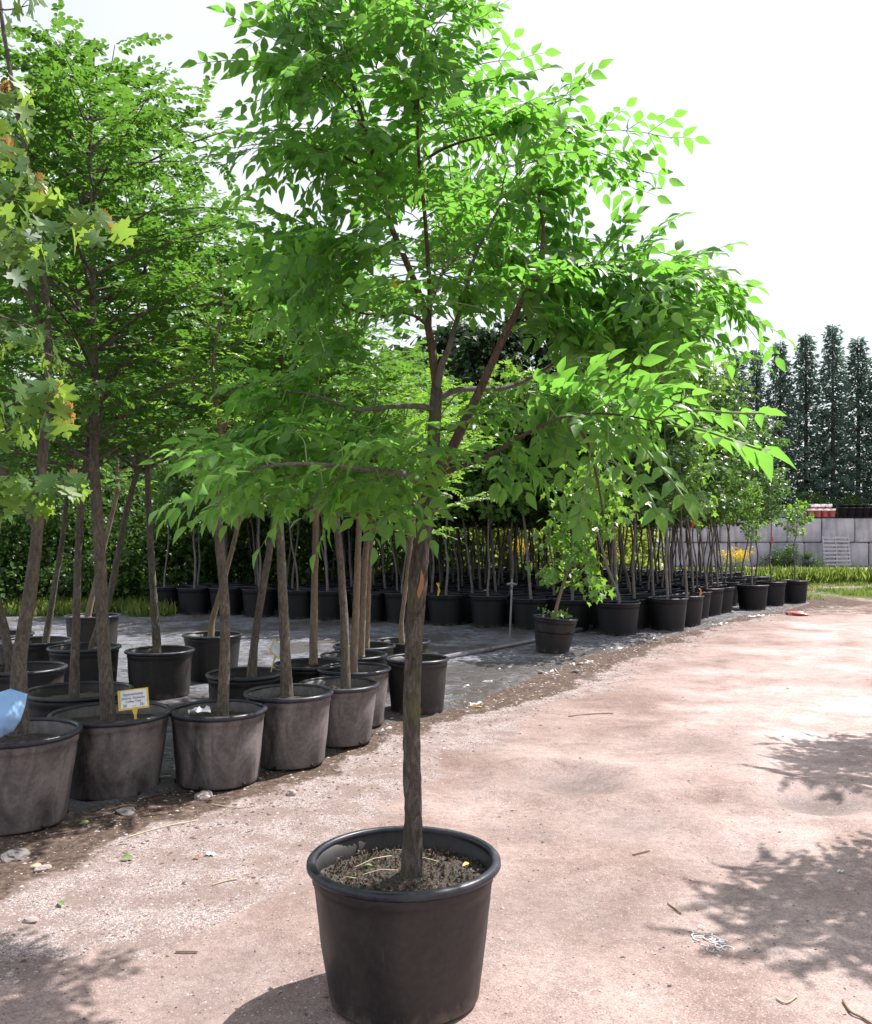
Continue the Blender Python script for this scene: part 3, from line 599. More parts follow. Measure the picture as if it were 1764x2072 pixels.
    flush(yl, L2, T8); yl.obj('leaf_cluster', M['leaf_yellow'], root)['label'] = 'small yellowed leaf cluster'
    # bits on the soil
    print('main leaflets', len(LV))
    return root, ri
main_root, main_ri = main_tree()
for i, (x, y, sz, mt, nm, lb) in enumerate([(862, 1752, .030, 'leaf_fallen', 'fallen_leaf', 'single pale green fallen leaf at the left side of the nearest pot'), (703, 1712, .035, 'leaf_fallen', 'fallen_leaf', 'pale green fallen leaf on the soil left of the nearest trunk'),
                                            (948, 1752, .03, 'leaf_yellow', 'fallen_leaf', 'orange-yellow fallen leaf at the right rim of the nearest pot'), (740, 1755, .022, 'leaf_fallen', 'fallen_leaf', 'tiny pale leaf in front of the nearest trunk')]):
    z = .405; Y = (H - z) * F / (y - CY) if True else 0
    p = Vector(((x - CX) / F * Y, Y, z + .012))
    if i == 0: continue
    mb = MB(); leaves(mb, T8, [(0, 0, 0)], [(math.cos(i * 2), math.sin(i * 2), .1)], [(.1, -.3, 1)], [sz]); o = mb.obj(nm, M[mt]); o.location = p; tag(o, lb, 'leaf')

# ---------------------------------------------------------------- row of potted trees
def coffee(seed, h, r, nb, fpb=9, **kw): return crown_meshes(seed, h, r, nb, 'pin', .052, T6, 'leaf_mid', 'bark_row', fpb, .27, **kw)
CR = {'tallA': coffee(21, 2.6, 1.25, 50, 13, r0=.03), 'tallB': coffee(22, 2.6, 1.2, 48, 13, r0=.03), 'lowA': coffee(23, 1.7, .85, 32, 10, r0=.022), 'lowB': coffee(24, 1.7, .85, 32, 10, r0=.022)}
CR['lightA'] = crown_meshes(25, 1.4, .75, 24, 'pin', .05, T6, 'leaf_light', 'bark_tan', 8, .26, r0=.02)
CR['lightB'] = crown_meshes(26, 1.4, .75, 22, 'pin', .05, T6, 'leaf_light', 'bark_tan', 8, .26, r0=.02)
def row_tree(x, rimy, Y, W, hr, yb_ratio, trunk, rad, crown, csc, mat, pmat, label, tilt=None, crown_ok=True, seed=0, soilm='soil', crz=0):
    c_ = P(x, rimy, Y); z0 = hgt(c_.x, Y) + .014
    root = thing('potted_tree', label, 'potted tree', (c_.x, Y, z0), 'potted trees standing in the near rows', tilt)
    pm, rm, ri = pot_meshes(W, hr - z0, W * yb_ratio / 2, 56, pmat, seed); pt = attach(root, 'pot', pm); attach(root, 'rim', rm, pt)
    attach(root, 'soil', soil_mesh(ri, (hr - z0) * .83, soilm, 10, 40, seed))
    for k in range(6):
        if pmat == 'pot_dusty':
            mb = MB(); a = k * math.pi / 3 + .5 + seed; rb = W * yb_ratio / 2 + .0035; mb.box((math.cos(a) * rb, math.sin(a) * rb, .016), (.008, .022, .018), Matrix.Rotation(a, 3, 'Z').to_4x4()); mb.obj('drain_hole', M['black'], pt)
    off = Vector((c_.x, Y, z0)); q = []; n = len(trunk)
    for i, p in enumerate(trunk):
        dy = p[2] if len(p) > 2 else 0; q.append(P(p[0], p[1], Y + dy) - off)
    b0 = q[0].copy(); b0.z -= .06; q.insert(0, b0)
    tp_ = .35 if n < 8 else .85
    R = [rad * 1.25, rad * 1.12] + [rad * (1 - tp_ * ((i + 1) / (n - 1)) ** (.7 if n > 7 else 1)) for i in range(n - 1)]
    pts, RR = smooth_path(q, R, 14); mb = MB(); tube(mb, pts, RR, 20, .10, seed * 3, ridge=.0022); mb.obj('trunk', M[mat], root)
    if crown:
        cm, bm = CR[crown]; top = q[-1]
        attach(root, 'crown', cm, None, top, csc, crz); attach(root, 'branches', bm, None, top, csc, crz)
    return root, ri
rows = [
 # x rimy Y W hr ratio trunk rad crown scale bark pot label
 (31, 1475, 4.85, .68, .495, .76, [(38, 1462), (40, 1335), (62, 1193), (76, 1070), (84, 953), (92, 860), (98, 700, .1), (84, 520, .1), (50, 300, .1), (10, 80, .1), (-20, -150, .1)], .046, None, None, 'bark_row', 'pot_dusty', 'drooping maple in a dusty pot at left edge, blue plastic over its rim', 1),
 (225, 1437, 5.48, .72, .47, .78, [(219, 1452), (214, 1360), (208, 1262), (200, 1088), (193, 985), (190, 918)], .042, 'tallA', (.92, .92, .95), 'bark_row', 'pot_dusty', 'grey-barked tree in the dusty pot that holds the yellow price tag', 2),
 (441, 1437, 5.66, .615, .455, .84, [(450, 1440), (455, 1330), (454, 1210), (443, 1088), (438, 1003), (440, 950)], .034, 'lightA', (1, 1, 1.0), 'bark_row', 'pot_dusty', 'tree in the stained pot right of the tagged pot, film on its soil', 3),
 (584, 1397, 6.1, .61, .485, .79, [(580, 1390), (576, 1290), (571, 1178), (565, 1040), (562, 930)], .036, 'lowB', (1, 1, .95), 'bark_row', 'pot_dusty', 'tree with straight dark trunk in the wide dusty pot, fourth along the road edge', 4),
 (685, 1381, 6.7, .62, .44, .8, [(699, 1380), (697, 1280), (692, 1178), (682, 1066), (676, 980)], .033, 'lowA', (1, 1, .9), 'bark_row', 'pot_dusty', 'tree with scaly trunk bending left in the dusty pot, fifth along the road edge', 5),
 (716, 1350, 7.32, .608, .46, .8, [(715, 1350), (720, 1240), (724, 1123), (727, 1040)], .032, 'lightA', (1, 1, .9), 'bark_tan', 'pot_dusty', 'smooth tan trunk in a dusty pot half hidden by the fifth pot', 6),
 (844, 1330, 7.9, .56, .46, .82, [(842, 1325), (846, 1200), (850, 1080)], .028, 'lightB', (1, 1, .9), 'bark_tan', 'pot', 'tree in black pot behind the nearest trunk, where the dark pipe starts', 7),
 (324, 1313, 8.6, .65, .44, .84, [(318, 1312), (312, 1220), (306, 1123), (300, 1000), (298, 918)], .036, 'tallB', (1.05, 1.05, 1.0), 'bark_row', 'pot', 'dark upright trunk in a lone black pot between tagged pot and hedge', 8),
 (430, 1282, 9.6, .635, .475, .8, [(427, 1284), (431, 1250), (442, 1210), (470, 1110), (488, 1030)], .032, 'lightA', (1.1, 1.1, 1.1), 'bark_tan', 'pot', 'tan trunk with knobbly foot leaning right in a black pot on bare fabric', 9),
 (496, 1360, 7.0, .61, .47, .84, [(510, 1358), (515, 1300), (525, 1228), (546, 1108), (560, 1010)], .034, 'lightB', (1, 1, 1.0), 'bark_row', 'pot', 'tree leaning right in a black pot just behind the third and fourth pots', 10),
 (627, 1335, 7.55, .61, .465, .84, [(634, 1327), (636, 1210), (638, 1096), (640, 1000)], .032, 'lowA', (1, 1, .9), 'bark_tan', 'pot', 'straight brown trunk in a black pot behind the fourth road edge pot', 11),
 (716, 1322, 8.1, .61, .465, .84, [(730, 1315), (735, 1220), (740, 1123), (751, 1050)], .030, 'lightB', (1, 1, 1), 'bark_tan', 'pot', 'middle of three close tan trunks, its black pot showing only the rim', 12),
 (737, 1304, 8.75, .61, .465, .84, [(741, 1300), (745, 1200), (748, 1123), (756, 1050)], .028, 'lowB', (1, 1, 1), 'bark_tan', 'pot', 'hindmost of three close tan trunks in a black pot', 13),
 (812, 1295, 9.4, .61, .43, .84, [(813, 1288), (812, 1260), (822, 1178), (835, 1066), (842, 1000)], .026, 'lightA', (1, 1, 1), 'bark_tan', 'pot', 'slim pale trunk with swollen foot, in the black pot just left of the nearest trunk', 14),
 (159, 1394, 6.2, .73, .478, .82, [(150, 1405), (152, 1330), (154, 1262), (161, 1070), (175, 940)], .031, 'tallB', (1.15, 1.15, 1.2), 'bark_row', 'pot', 'tree in the wide black pot behind the tagged pot', 15),
 (171, 1306, 8.6, .68, .47, .84, [(190, 1300), (222, 1200), (240, 1117), (262, 1010), (282, 942)], .034, 'tallA', (1.15, 1.15, 1.2), 'bark_row', 'pot', 'crooked trunk leaning right, in a black pot before the upper left pot', 16),
 (187, 1243, 11.3, .68, .52, .82, [(179, 1240), (194, 1176), (223, 1056), (240, 987)], .034, 'lightB', (1.3, 1.3, 1.3), 'bark_tan', 'pot', 'reddish slim trunk in the farthest black pot before the hedge', 17),
 (70, 1294, 9.1, .73, .47, .84, [(94, 1290), (110, 1190), (128, 1080), (140, 960)], .030, 'tallA', (1.2, 1.2, 1.6), 'bark_row', 'pot', 'dark thin trunk leaning right, in a black pot behind the left edge maple', 18),
 (4, 1282, 9.7, .65, .47, .84, [(-5, 1278), (-8, 1150), (0, 1000)], .032, 'tallB', (1, 1, 1.3), 'bark_row', 'pot', 'black pot cut by the left frame edge, farthest back there', 19),
 (46, 1350, 7.25, .68, .475, .84, [(22, 1345), (8, 1270), (-12, 1180), (-40, 1000)], .038, 'tallA', (.8, .8, 1.3), 'bark_row', 'pot', 'thick trunk leaning out of the left frame edge, in a black pot', 20),
]
row_objs = {}
for i, r in enumerate(rows):
    x, ry_, Y, W, hr, ra, tk, rad, cr, cs, bm, pm_, lb, sd_ = r
    o, ri = row_tree(x, ry_, Y, W, hr, ra, tk, rad, cr, cs, bm, pm_, lb, seed=sd_, soilm='mulch' if pm_ == 'pot' or sd_ == 5 else 'soil', crz=sd_ * 1.3)
    row_objs[sd_] = o
# red scar
# ---------------------------------------------------------------- maple foliage for the first pot
def maple():
    root = row_objs[1]; off = Vector(root.location); rr = random.Random(5); LV = []; LY = []; LH = []; br = MB()
    def Q(x, y, Y): return P(x, y, Y) - off
    def branch(pl, r0=.008, dens=1.0, young=True, ll=.105, end=1):
        q = [Q(*p) for p in pl]; n = len(q); pts, R = smooth_path(q, [r0 * (1 - .75 * i / (n - 1)) for i in range(n)], 5); tube(br, pts, R, 6)
        for i in range(2, len(pts), 1):
            for sg in (-1, 1):
                if rr.random() > dens * .72: continue
                d = (pts[i] - pts[i - 1]).normalized(); s = d.cross(Vector((0, 0, 1))).normalized() * sg
                pe = pts[i] + s * rr.uniform(.02, .10) + Vector((rr.uniform(-.03, .05), 0, rr.uniform(-.05, .03))) + d * .02
                tube(br, [pts[i], (pts[i] + pe) / 2 + Vector((0, 0, .012)), pe], [.0018, .0014, .0012], 4, cap=False)
                LV.append((pe, s * .5 + d * rr.uniform(-.1, .6) - Vector((0, 0, rr.uniform(.5, 1.5))), Vector((rr.uniform(-.2, .7), rr.uniform(-.9, .5), rr.uniform(.1, 1))), ll * rr.uniform(.75, 1.15)))
        if young:
            for k in range(6): LY.append((pts[-1] + rv(rr, .012), Vector((rr.uniform(-.35, .35), rr.uniform(-.3, .3), -1)), rv(rr, 1), rr.uniform(.06, .11)))
    branch([(-120, 420, 4.6), (-40, 460, 4.4), (40, 470, 4.2), (120, 460, 4.1), (208, 432, 4.0)])
    branch([(-120, 500, 4.6), (-60, 440, 4.4), (20, 400, 4.2), (80, 355, 4.1)], dens=.95)
    branch([(-120, 600, 4.5), (-60, 560, 4.3), (0, 520, 4.2), (60, 500, 4.1)], dens=.9, young=False)
    branch([(90, 870, 5.0), (150, 800, 4.9), (130, 740, 4.7), (60, 700, 4.5), (-20, 680, 4.4)], dens=.6, young=False, ll=.08)
    branch([(-120, 880, 4.6), (-40, 850, 4.3), (40, 810, 4.15), (108, 775, 4.1)])
    branch([(-100, 870, 4.6), (-20, 880, 4.3), (60, 850, 4.2), (135, 815, 4.1)])
    branch([(-120, 1010, 4.6), (-40, 990, 4.4), (40, 980, 4.2), (100, 975, 4.2), (150, 960, 4.2)])
    branch([(-120, 960, 4.6), (-60, 960, 4.3), (0, 960, 4.2), (50, 990, 4.15)], dens=1, young=False)
    branch([(-100, 1040, 4.6), (-40, 1010, 4.4), (20, 1000, 4.3), (70, 1010, 4.3)], dens=.7, young=False)
    branch([(-120, 300, 4.7), (-40, 250, 4.4), (0, 220, 4.3), (10, 170, 4.3)])
    branch([(-120, 340, 4.7), (-40, 300, 4.4), (-5, 290, 4.3), (15, 280, 4.2)])
    branch([(-120, 20, 4.7), (-40, 10, 4.4), (10, 20, 4.3), (60, 10, 4.3)], dens=.6, young=False)
    branch([(-90, 620, 4.7), (0, 640, 4.6), (60, 660, 4.6), (110, 690, 4.5)], dens=.6, young=False, ll=.08)
    # leader off the left edge carries the limbs
    q = [Q(100, 700, 5.05), Q(40, 560, 4.9), Q(-100, 400, 4.8), Q(-150, 100, 4.8), Q(-160, -300, 4.8)]; pts, R = smooth_path(q, [.026, .024, .02, .014, .006], 5); tube(br, pts, R, 8)
    q = [Q(76, 1070, 4.85), Q(-30, 900, 4.8), Q(-120, 760, 4.7), Q(-150, 560, 4.7)]; pts, R = smooth_path(q, [.024, .02, .016, .010], 5); tube(br, pts, R, 8)
    mb = MB(); flush(mb, LV, TM, 1.1); mb.obj('crown', M['leaf_maple'], root)
    mb = MB(); flush(mb, LY, TM, .45); mb.obj('young_leaves', M['leaf_young'], root)['label'] = 'limp reddish and yellow young leaves at the twig tips'
    br.obj('branches', M['bark_row'], root)
maple()

# ---------------------------------------------------------------- massed block of potted saplings behind
fm = [crown_meshes(40 + k, 3.0, 1.0, 34, 'simple', .095, TMs, 'leaf_field', 'bark_field', 9, .30, r0=.018, up=.55, droop=.10) for k in range(4)]
lm = [crown_meshes(50 + k, 2.2, .75, 24, 'simple', .10, TMs, 'leaf_light', 'bark_field', 7, .28, r0=.016, up=.8, droop=.05) for k in range(2)]
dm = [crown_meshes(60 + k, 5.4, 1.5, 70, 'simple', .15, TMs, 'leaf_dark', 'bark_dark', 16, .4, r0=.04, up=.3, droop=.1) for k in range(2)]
sm = [crown_meshes(70 + k, .9, .55, 13, 'simple', .11, TMs, 'leaf_light', 'bark_field', 4, .22, r0=.01, up=.7, droop=.1) for k in range(2)]
fpot = [pot_meshes(.66, .50 + .02 * k, .26, 26, 'pot_field', k) for k in range(2)]; fsoil = soil_mesh(fpot[0][2], .44, 'soil', 4, 16, 1)
def trunk_mesh(seed, h, r, lean, mat='bark_field'):
    rr = random.Random(seed); q = [Vector((0, 0, .38)), Vector((rr.uniform(-.02, .02), 0, .6))]
    for k in range(1, 4): q.append(Vector((lean[0] * k / 3 + rr.uniform(-.03, .03), lean[1] * k / 3 + rr.uniform(-.03, .03), .6 + (h - .6) * k / 3)))
    pts, R = smooth_path(q, [r * 1.3, r, r * .9, r * .8, r * .7], 3); mb = MB(); tube(mb, pts, R, 8, .05, seed); return mb.mesh('trunk', M[mat]), q[-1]
tks = [trunk_mesh(80 + k, 1.72 + .1 * (k % 3), .019 + .003 * (k % 3), (rnd.uniform(-.16, .16), rnd.uniform(-.16, .16))) for k in range(10)]
def field_tree(x, y, label, group, cr, tk, sc=1.0, csc=(1, 1, 1), rz=0, pot=0, tilt=None, ptrunk=None, psc=1.0):
    root = thing('potted_sapling', label, 'potted tree', (x, y, hgt(x, y) + .014), group, (tilt or (0, 0, 0)))
    pm, rm, ri = fpot[pot]; pt = attach(root, 'pot', pm, scale=(psc, psc, 1)); attach(root, 'rim', rm, pt); attach(root, 'soil', fsoil, scale=(psc, psc, 1))
    tm, top = tk; attach(root, 'trunk', tm)
    if cr: attach(root, 'crown', cr[0], loc=top, scale=csc, rz=rz); attach(root, 'branches', cr[1], loc=top, scale=csc, rz=rz)
    return root
O = Vector((2.85, 14.0, 0)); U = Vector((-.92, .39, 0)) * .735; Vv = Vector((.61, .79, 0)) * .735
ordn = ['first', 'second', 'third', 'fourth', 'fifth', 'sixth', 'seventh', 'eighth', 'ninth', 'tenth', 'eleventh', 'twelfth', 'thirteenth', 'fourteenth', 'fifteenth', 'sixteenth', 'seventeenth']
cnt = 0
for i in range(13):
    for j in range(17):
        p = O + U * i + Vv * j + Vector((rnd.uniform(-.06, .06), rnd.uniform(-.06, .06), 0))
        if i == 0 and j > 6: continue
        if j > 12 and i < 3: continue
        cnt += 1
        if j == 0: lb = 'thin trunk in black pot, %s from left in the massed block front row' % ordn[12 - i]
        elif i == 0: lb = 'thin trunk in black pot, %s from near corner on the block road side' % ordn[j]
        else: lb = 'thin sapling in a black pot inside the massed block, behind its front row'
        cr = fm[rnd.randrange(4)]; dk = rnd.random()
        hs_ = rnd.uniform(.85, 1.15)
        if i < 3: hs_ *= 1.12 - .02 * j
        px = CX + p.x / p.y * F
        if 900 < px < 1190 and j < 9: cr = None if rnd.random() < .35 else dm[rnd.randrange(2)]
        if px < 640: hs_ *= .75
        if rnd.random() < .22 and cr is not None and cr not in dm: cr = lm[rnd.randrange(2)]
        cs = (hs_ * .95, hs_ * .95, hs_)
        if j == 0 and 880 < px < 1190: cr = lm[i % 2]; hs_ = .62
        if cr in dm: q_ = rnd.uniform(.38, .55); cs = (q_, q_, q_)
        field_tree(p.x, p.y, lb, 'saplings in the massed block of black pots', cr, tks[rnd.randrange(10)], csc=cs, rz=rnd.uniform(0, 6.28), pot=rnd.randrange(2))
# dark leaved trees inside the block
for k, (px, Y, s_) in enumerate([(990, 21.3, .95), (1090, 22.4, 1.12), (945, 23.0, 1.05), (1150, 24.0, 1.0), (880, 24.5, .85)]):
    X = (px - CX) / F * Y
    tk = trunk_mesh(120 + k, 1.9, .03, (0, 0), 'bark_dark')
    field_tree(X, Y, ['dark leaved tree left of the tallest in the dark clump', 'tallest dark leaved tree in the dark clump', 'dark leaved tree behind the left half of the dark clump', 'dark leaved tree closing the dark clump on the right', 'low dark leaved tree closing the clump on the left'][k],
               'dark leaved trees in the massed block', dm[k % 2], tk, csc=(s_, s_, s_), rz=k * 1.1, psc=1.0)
# individually placed saplings of the road side
def tkp(seed, x0, x1, y1, Y, r, mat='bark_field'):
    top = (x1 - x0) / F * Y; h = H - (y1 - CY) / F * Y; return trunk_mesh(seed, h, r, (top, 0), mat)
sp_ = [(1250, 13.6, 1195, 1040, fm[0], (.9, .9, 1.0), 'left leaning sapling in the black pot at the block near corner', 1.05),
       (1350, 14.25, 1352, 1040, fm[1], (1, 1, 1.0), 'sapling with upright grey trunk right of the near corner pot', .98),
       (1388, 15.0, 1375, 1050, lm[0], (1.1, 1.1, 1.45), 'sapling in the pot right of the near corner, orange ribbon on its rim', .9),
       (1408, 17.7, 1400, 1050, fm[2], (.9, .9, 1.0), 'sapling in the pot just left of three pots edge to edge by road', .9),
       (1440, 18.3, 1440, 1050, fm[3], (.8, .8, .92), 'sapling in the leftmost of three pots standing edge to edge by the road', .9),
       (1466, 19.0, 1480, 1040, fm[0], (.7, .7, .8), 'sapling in the middle of three pots standing edge to edge by the road', .9),
       (1522, 18.1, 1518, 1095, lm[1], (.42, .42, .55), 'small bright sapling in the black pot set forward by the road', .98),
       (1560, 19.2, 1560, 1060, fm[2], (.42, .42, .42), 'slim sapling with a red ribbon in the pot behind the forward one', .95),
       (1608, 19.9, 1608, 1080, sm[0], (.75, .75, .75), 'last small sapling with open crown in the pot at the far right end', .88)]
for k, (x, Y, x1, y1, cr, cs, lb, ps) in enumerate(sp_):
    X = (x - CX) / F * Y
    field_tree(X, Y, lb, 'saplings along the road side', cr, tkp(140 + k, x, x1, y1, Y, .024 if k < 3 else .018), csc=cs, rz=k * 1.7, pot=k % 2, psc=ps)
# leaning light green sapling in front of the block
def pot_a():
    rr = random.Random(9); Y = 11.75; X = (1117 - CX) / F * Y
    root = thing('potted_sapling', 'bushy bright sapling leaning in a tilted black pot beside the standpipe', 'potted tree', (X, Y, hgt(X, Y) + .02), None, (0, math.radians(5), 0))
    pm, rm, ri = pot_meshes(.60, .46, .215, 40, 'pot', 4); pt = attach(root, 'pot', pm); attach(root, 'rim', rm, pt); attach(root, 'soil', soil_mesh(ri, .42, 'mulch', 8, 30, 4))
    off = Vector(root.location); Q = lambda x, y, d=0: P(x, y, Y + d) - off - Vector((.035, 0, 0))
    mb = MB(); pts, R = smooth_path([Q(1120, 1260), Q(1124, 1225), Q(1137, 1160), Q(1150, 1090), Q(1160, 1020), Q(1175, 930), Q(1190, 840)], [.028, .024, .021, .018, .015, .012, .008], 5); tube(mb, pts, R, 10, .06, 3); mb.obj('trunk', M['bark_tan'], root)
    LV = []
    for cx, cy, rx, ry, n in [(1105, 1160, 42, 20, 60), (1195, 1175, 40, 28, 60), (1150, 1110, 50, 36, 110), (1185, 1140, 20, 20, 20), (1195, 1195, 18, 10, 10), (1150, 1040, 60, 50, 150), (1190, 960, 75, 55, 160), (1120, 1090, 45, 25, 50), (1120, 980, 40, 20, 25), (1230, 1000, 50, 40, 50), (1180, 890, 60, 40, 50), (1100, 1235, 12, 8, 10), (1135, 1238, 20, 10, 26), (1210, 1050, 40, 30, 30)]:
        for i in range(n): LV.append((Q(cx + rr.gauss(0, rx * .5), cy + rr.gauss(0, ry * .5), rr.gauss(0, .25)), Vector((rr.gauss(0, .6), rr.gauss(0, .6), -.6)), Vector((rr.gauss(0, .4), rr.gauss(0, .5), 1)), rr.uniform(.08, .14) * (.5 if cy > 1230 else 1)))
    mb = MB(); flush(mb, LV, TMs, .95); mb.obj('crown', M['leaf_light'], root)
    for (a, b_) in [((1137, 1160), (1095, 1160)), ((1140, 1165), (1200, 1175)), ((1150, 1100), (1190, 1120)), ((1160, 1020), (1110, 985)), ((1165, 1000), (1240, 990)), ((1175, 930), (1230, 930))]:
        mb = MB(); tube(mb, [Q(*a), (Q(*a) + Q(*b_)) / 2 + Vector((0, 0, .03)), Q(*b_)], [.006, .004, .002], 5); mb.obj('branch', M['bark_tan'], root)
pot_a()

# ---------------------------------------------------------------- hedge, brush and wood
def bush(seed, h, r, n, ll, leafm, tpl=T4, flat=.0):
    rr = random.Random(seed); LV = []
    cl = [(Vector((rr.gauss(0, r * .45), rr.gauss(0, r * .4), h * rr.uniform(.08, .92))), rr.uniform(.22, .42) * r) for k in range(26)]
    for i in range(n):
        c_, s_ = rr.choice(cl); d = rv(rr, 1).normalized(); p = c_ + d * s_ * rr.uniform(.55, 1.05)
        if p.z < .02: p.z = rr.uniform(.02, .2)
        LV.append((p, d + rv(rr, .7) + Vector((0, 0, -.2)), d * .5 + rv(rr, .5) + Vector((0, 0, .8)), ll * rr.uniform(.6, 1.3)))
    mb = MB(); flush(mb, LV, tpl, 1.0); cm = mb.mesh('crown', M[leafm]); st = MB()
    for k in range(9):
        c_, s_ = cl[k]; b0 = Vector((rr.gauss(0, .12), rr.gauss(0, .12), -.02)); tube(st, [b0, b0.lerp(c_, .5) + rv(rr, .05), c_], [.02, .014, .006], 5)
    return cm, st.mesh('stems', M['bark_dark'])
def plant(name, label, cat, x, y, mm, sc, rz, group, z=0):
    root = thing(name, label, cat, (x, y, hgt(x, y) - .01 + z), group); attach(root, 'crown', mm[0], scale=sc, rz=rz); attach(root, 'stems', mm[1], scale=sc, rz=rz); return root
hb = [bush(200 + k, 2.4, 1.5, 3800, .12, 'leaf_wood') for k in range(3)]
bb = [bush(210 + k, 2.2, 1.6, 2200, .17, 'leaf_brush') for k in range(2)]
wb = [bush(220 + k, 6.5, 2.6, 5500, .24, 'leaf_wood') for k in range(2)]
k = 0
for X in np.arange(-14, -3.6, 1.35):
    for Y in (18.9 + rnd.uniform(-.4, .4), 20.6):
        k += 1; s_ = rnd.uniform(.9, 1.15)
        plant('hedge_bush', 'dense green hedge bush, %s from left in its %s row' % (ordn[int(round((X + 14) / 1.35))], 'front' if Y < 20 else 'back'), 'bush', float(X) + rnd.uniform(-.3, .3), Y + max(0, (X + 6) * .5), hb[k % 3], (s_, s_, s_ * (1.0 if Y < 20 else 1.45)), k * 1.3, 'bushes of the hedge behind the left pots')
for X in np.arange(-6, 5.6, 1.9):
    for Y in (28.5, 30.3):
        k += 1; s_ = rnd.uniform(.85, 1.1)
        plant('brush_bush', 'sunlit yellow green bush beyond the block, %s from left in the %s line' % (ordn[int(round((X + 6) / 1.9))], 'near' if Y < 29 else 'far'), 'bush', float(X), Y + rnd.uniform(-.4, .4), (bb[k % 2] if X > 1 else hb[k % 3]), (s_, s_, s_ * (1.0 if Y < 29 else 1.3)), k * 1.1, 'sunlit bushes beyond the massed block')
k = -1
for X, Y, s_ in [(-15, 24, 1.0), (-11.5, 25, .85), (-8.2, 24.5, 1.15), (-5.2, 25.5, 1.3), (-2.4, 27.5, 1.45), (1.5, 34, 1.2), (5, 34, 1.0), (7.6, 36, .62)]:
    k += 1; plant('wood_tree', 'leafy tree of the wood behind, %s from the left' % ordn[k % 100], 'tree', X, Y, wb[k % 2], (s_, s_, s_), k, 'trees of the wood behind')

# ---------------------------------------------------------------- conifers
def conifer(seed, h, r):
    rr = random.Random(seed); tr = MB(); LV = []
    pts, R = smooth_path([Vector((0, 0, -.2)), Vector((rr.uniform(-.1, .1), 0, h * .5)), Vector((0, 0, h))], [.2, .12, .02], 6); tube(tr, pts, R, 7)
    n = 200
    for i in range(n):
        q = ((i + rr.random()) / n) ** .9; z = h * (.05 + .94 * q); az = i * 2.4 + rr.random(); L = 1.4 * r * (1 - q) ** .78 * rr.uniform(.55, 1.15) + .22
        d = Vector((math.cos(az), math.sin(az), .25 - .45 * (1 - q))); d.normalize(); b0 = Vector((0, 0, z)); tip = b0 + d * L; tube(tr, [b0, b0 + d * L * .5, tip], [.025, .018, .006], 3, cap=False)
        for j in range(int(8 + L * 20)):
            s_ = rr.uniform(.12, 1.02); p = b0 + d * L * s_ + rv(rr, .07) - Vector((0, 0, rr.random() * .18)); LV.append((p, d + rv(rr, .5) + Vector((0, 0, -.5)), rv(rr, .7) + Vector((0, 0, .8)), rr.uniform(.2, .38)))
    mb = MB(); flush(mb, LV, T4, .62); return mb.mesh('crown', M['needle']), tr.mesh('trunk', M['bark_dark'])
cf = [conifer(300 + k, 13.5, 1.5) for k in range(3)]
names_c = ['partly behind the broadleaf crowns', 'shorter, with the thinnest top', 'third from the left', 'with the tallest narrow top', 'fifth from the left', 'with a bushy middle', 'cut by the right edge', 'beyond the right edge']
for k, (px, ty) in enumerate([(1490, 715), (1530, 705), (1578, 690), (1630, 672), (1684, 655), (1735, 682), (1790, 660), (1850, 690), (1450, 760), (1420, 780)]):
    Y = 60.0 + (k % 2) * .8; X = (px - CX) / F * Y; zt = H + (CY - ty) / F * Y; base = 1.6; s_ = (zt - base) / 13.5
    root = thing('conifer', 'tall dark conifer in the row beyond the concrete wall, number-free place: ' if False else 'tall dark conifer in the windbreak row, ' + (names_c + ['leftmost, hidden by sapling crowns', 'hidden behind the sapling crowns'])[k], 'conifer', (X, Y, base), 'windbreak conifers beyond the wall')
    f_ = [1.15, .85, 1.0, 1.1, .95, 1.2, 1.0, 1.1, 1.2, 1.2][k]; attach(root, 'crown', cf[k % 3][0], scale=(f_, f_, s_), rz=k * 2.2); attach(root, 'trunk', cf[k % 3][1], scale=(1, 1, s_), rz=k * 2.2)
for k in range(14):
    X = 15 + k * 2.3; plant('brush_bush', 'low green bush under the conifers, %s from left' % ordn[k], 'bush', X, 57 + (k % 2), hb[k % 3], (1.1, 1.1, 1.0), k, 'low bushes under the conifers', z=1.6)

# ---------------------------------------------------------------- concrete wall, pallet, pails
WY = 41.0; wt = H + (CY - 1047) / F * WY
root = thing('block_wall', 'low retaining wall of large grey concrete blocks at the right of the yard', 'wall', ((1560 - CX) / F * WY, WY, 0))
ox = root.location.x
bw = 66 / F * WY
for rw in range(2):
    z0 = -.02 + rw * (wt / 2); x = (1290 - CX) / F * WY + (bw * .5 if rw else 0)
    while x < (1960 - CX) / F * WY:
        wid = bw * rnd.uniform(.97, 1.06); dz = rnd.uniform(-.02, .02); dy = rnd.uniform(-.05, .05)
        import bmesh
        bm = bmesh.new(); bmesh.ops.create_cube(bm, size=1); bmesh.ops.scale(bm, vec=(wid - .035, .75, wt / 2 - .03), verts=bm.verts)
        bmesh.ops.bevel(bm, geom=bm.edges[:], offset=.035, segments=2, affect='EDGES'); me = bpy.data.meshes.new('block'); bm.to_mesh(me); bm.free(); me.materials.append(M['concrete'])
        o = link('block', me, root, (x + wid / 2 - ox, .375 + dy, z0 + wt / 4)); o.rotation_euler = (0, rnd.uniform(-.006, .006), rnd.uniform(-.012, .012)); x += wid
# raised earth behind wall
mb = MB(); mb.quad([(8, WY + .85, 0), (60, WY + .85, 0), (60, WY + .85, wt - .12), (8, WY + .85, wt - .12), (60, 75, wt - .5), (8, 75, wt - .5), (60, 75, 0), (8, 75, 0)], [(0, 1, 2, 3), (3, 2, 4, 5), (5, 4, 6, 7), (0, 3, 5, 7), (1, 6, 4, 2)])
tag(mb.obj('raised_ground', M['mulch'], smooth=False), kind='structure')
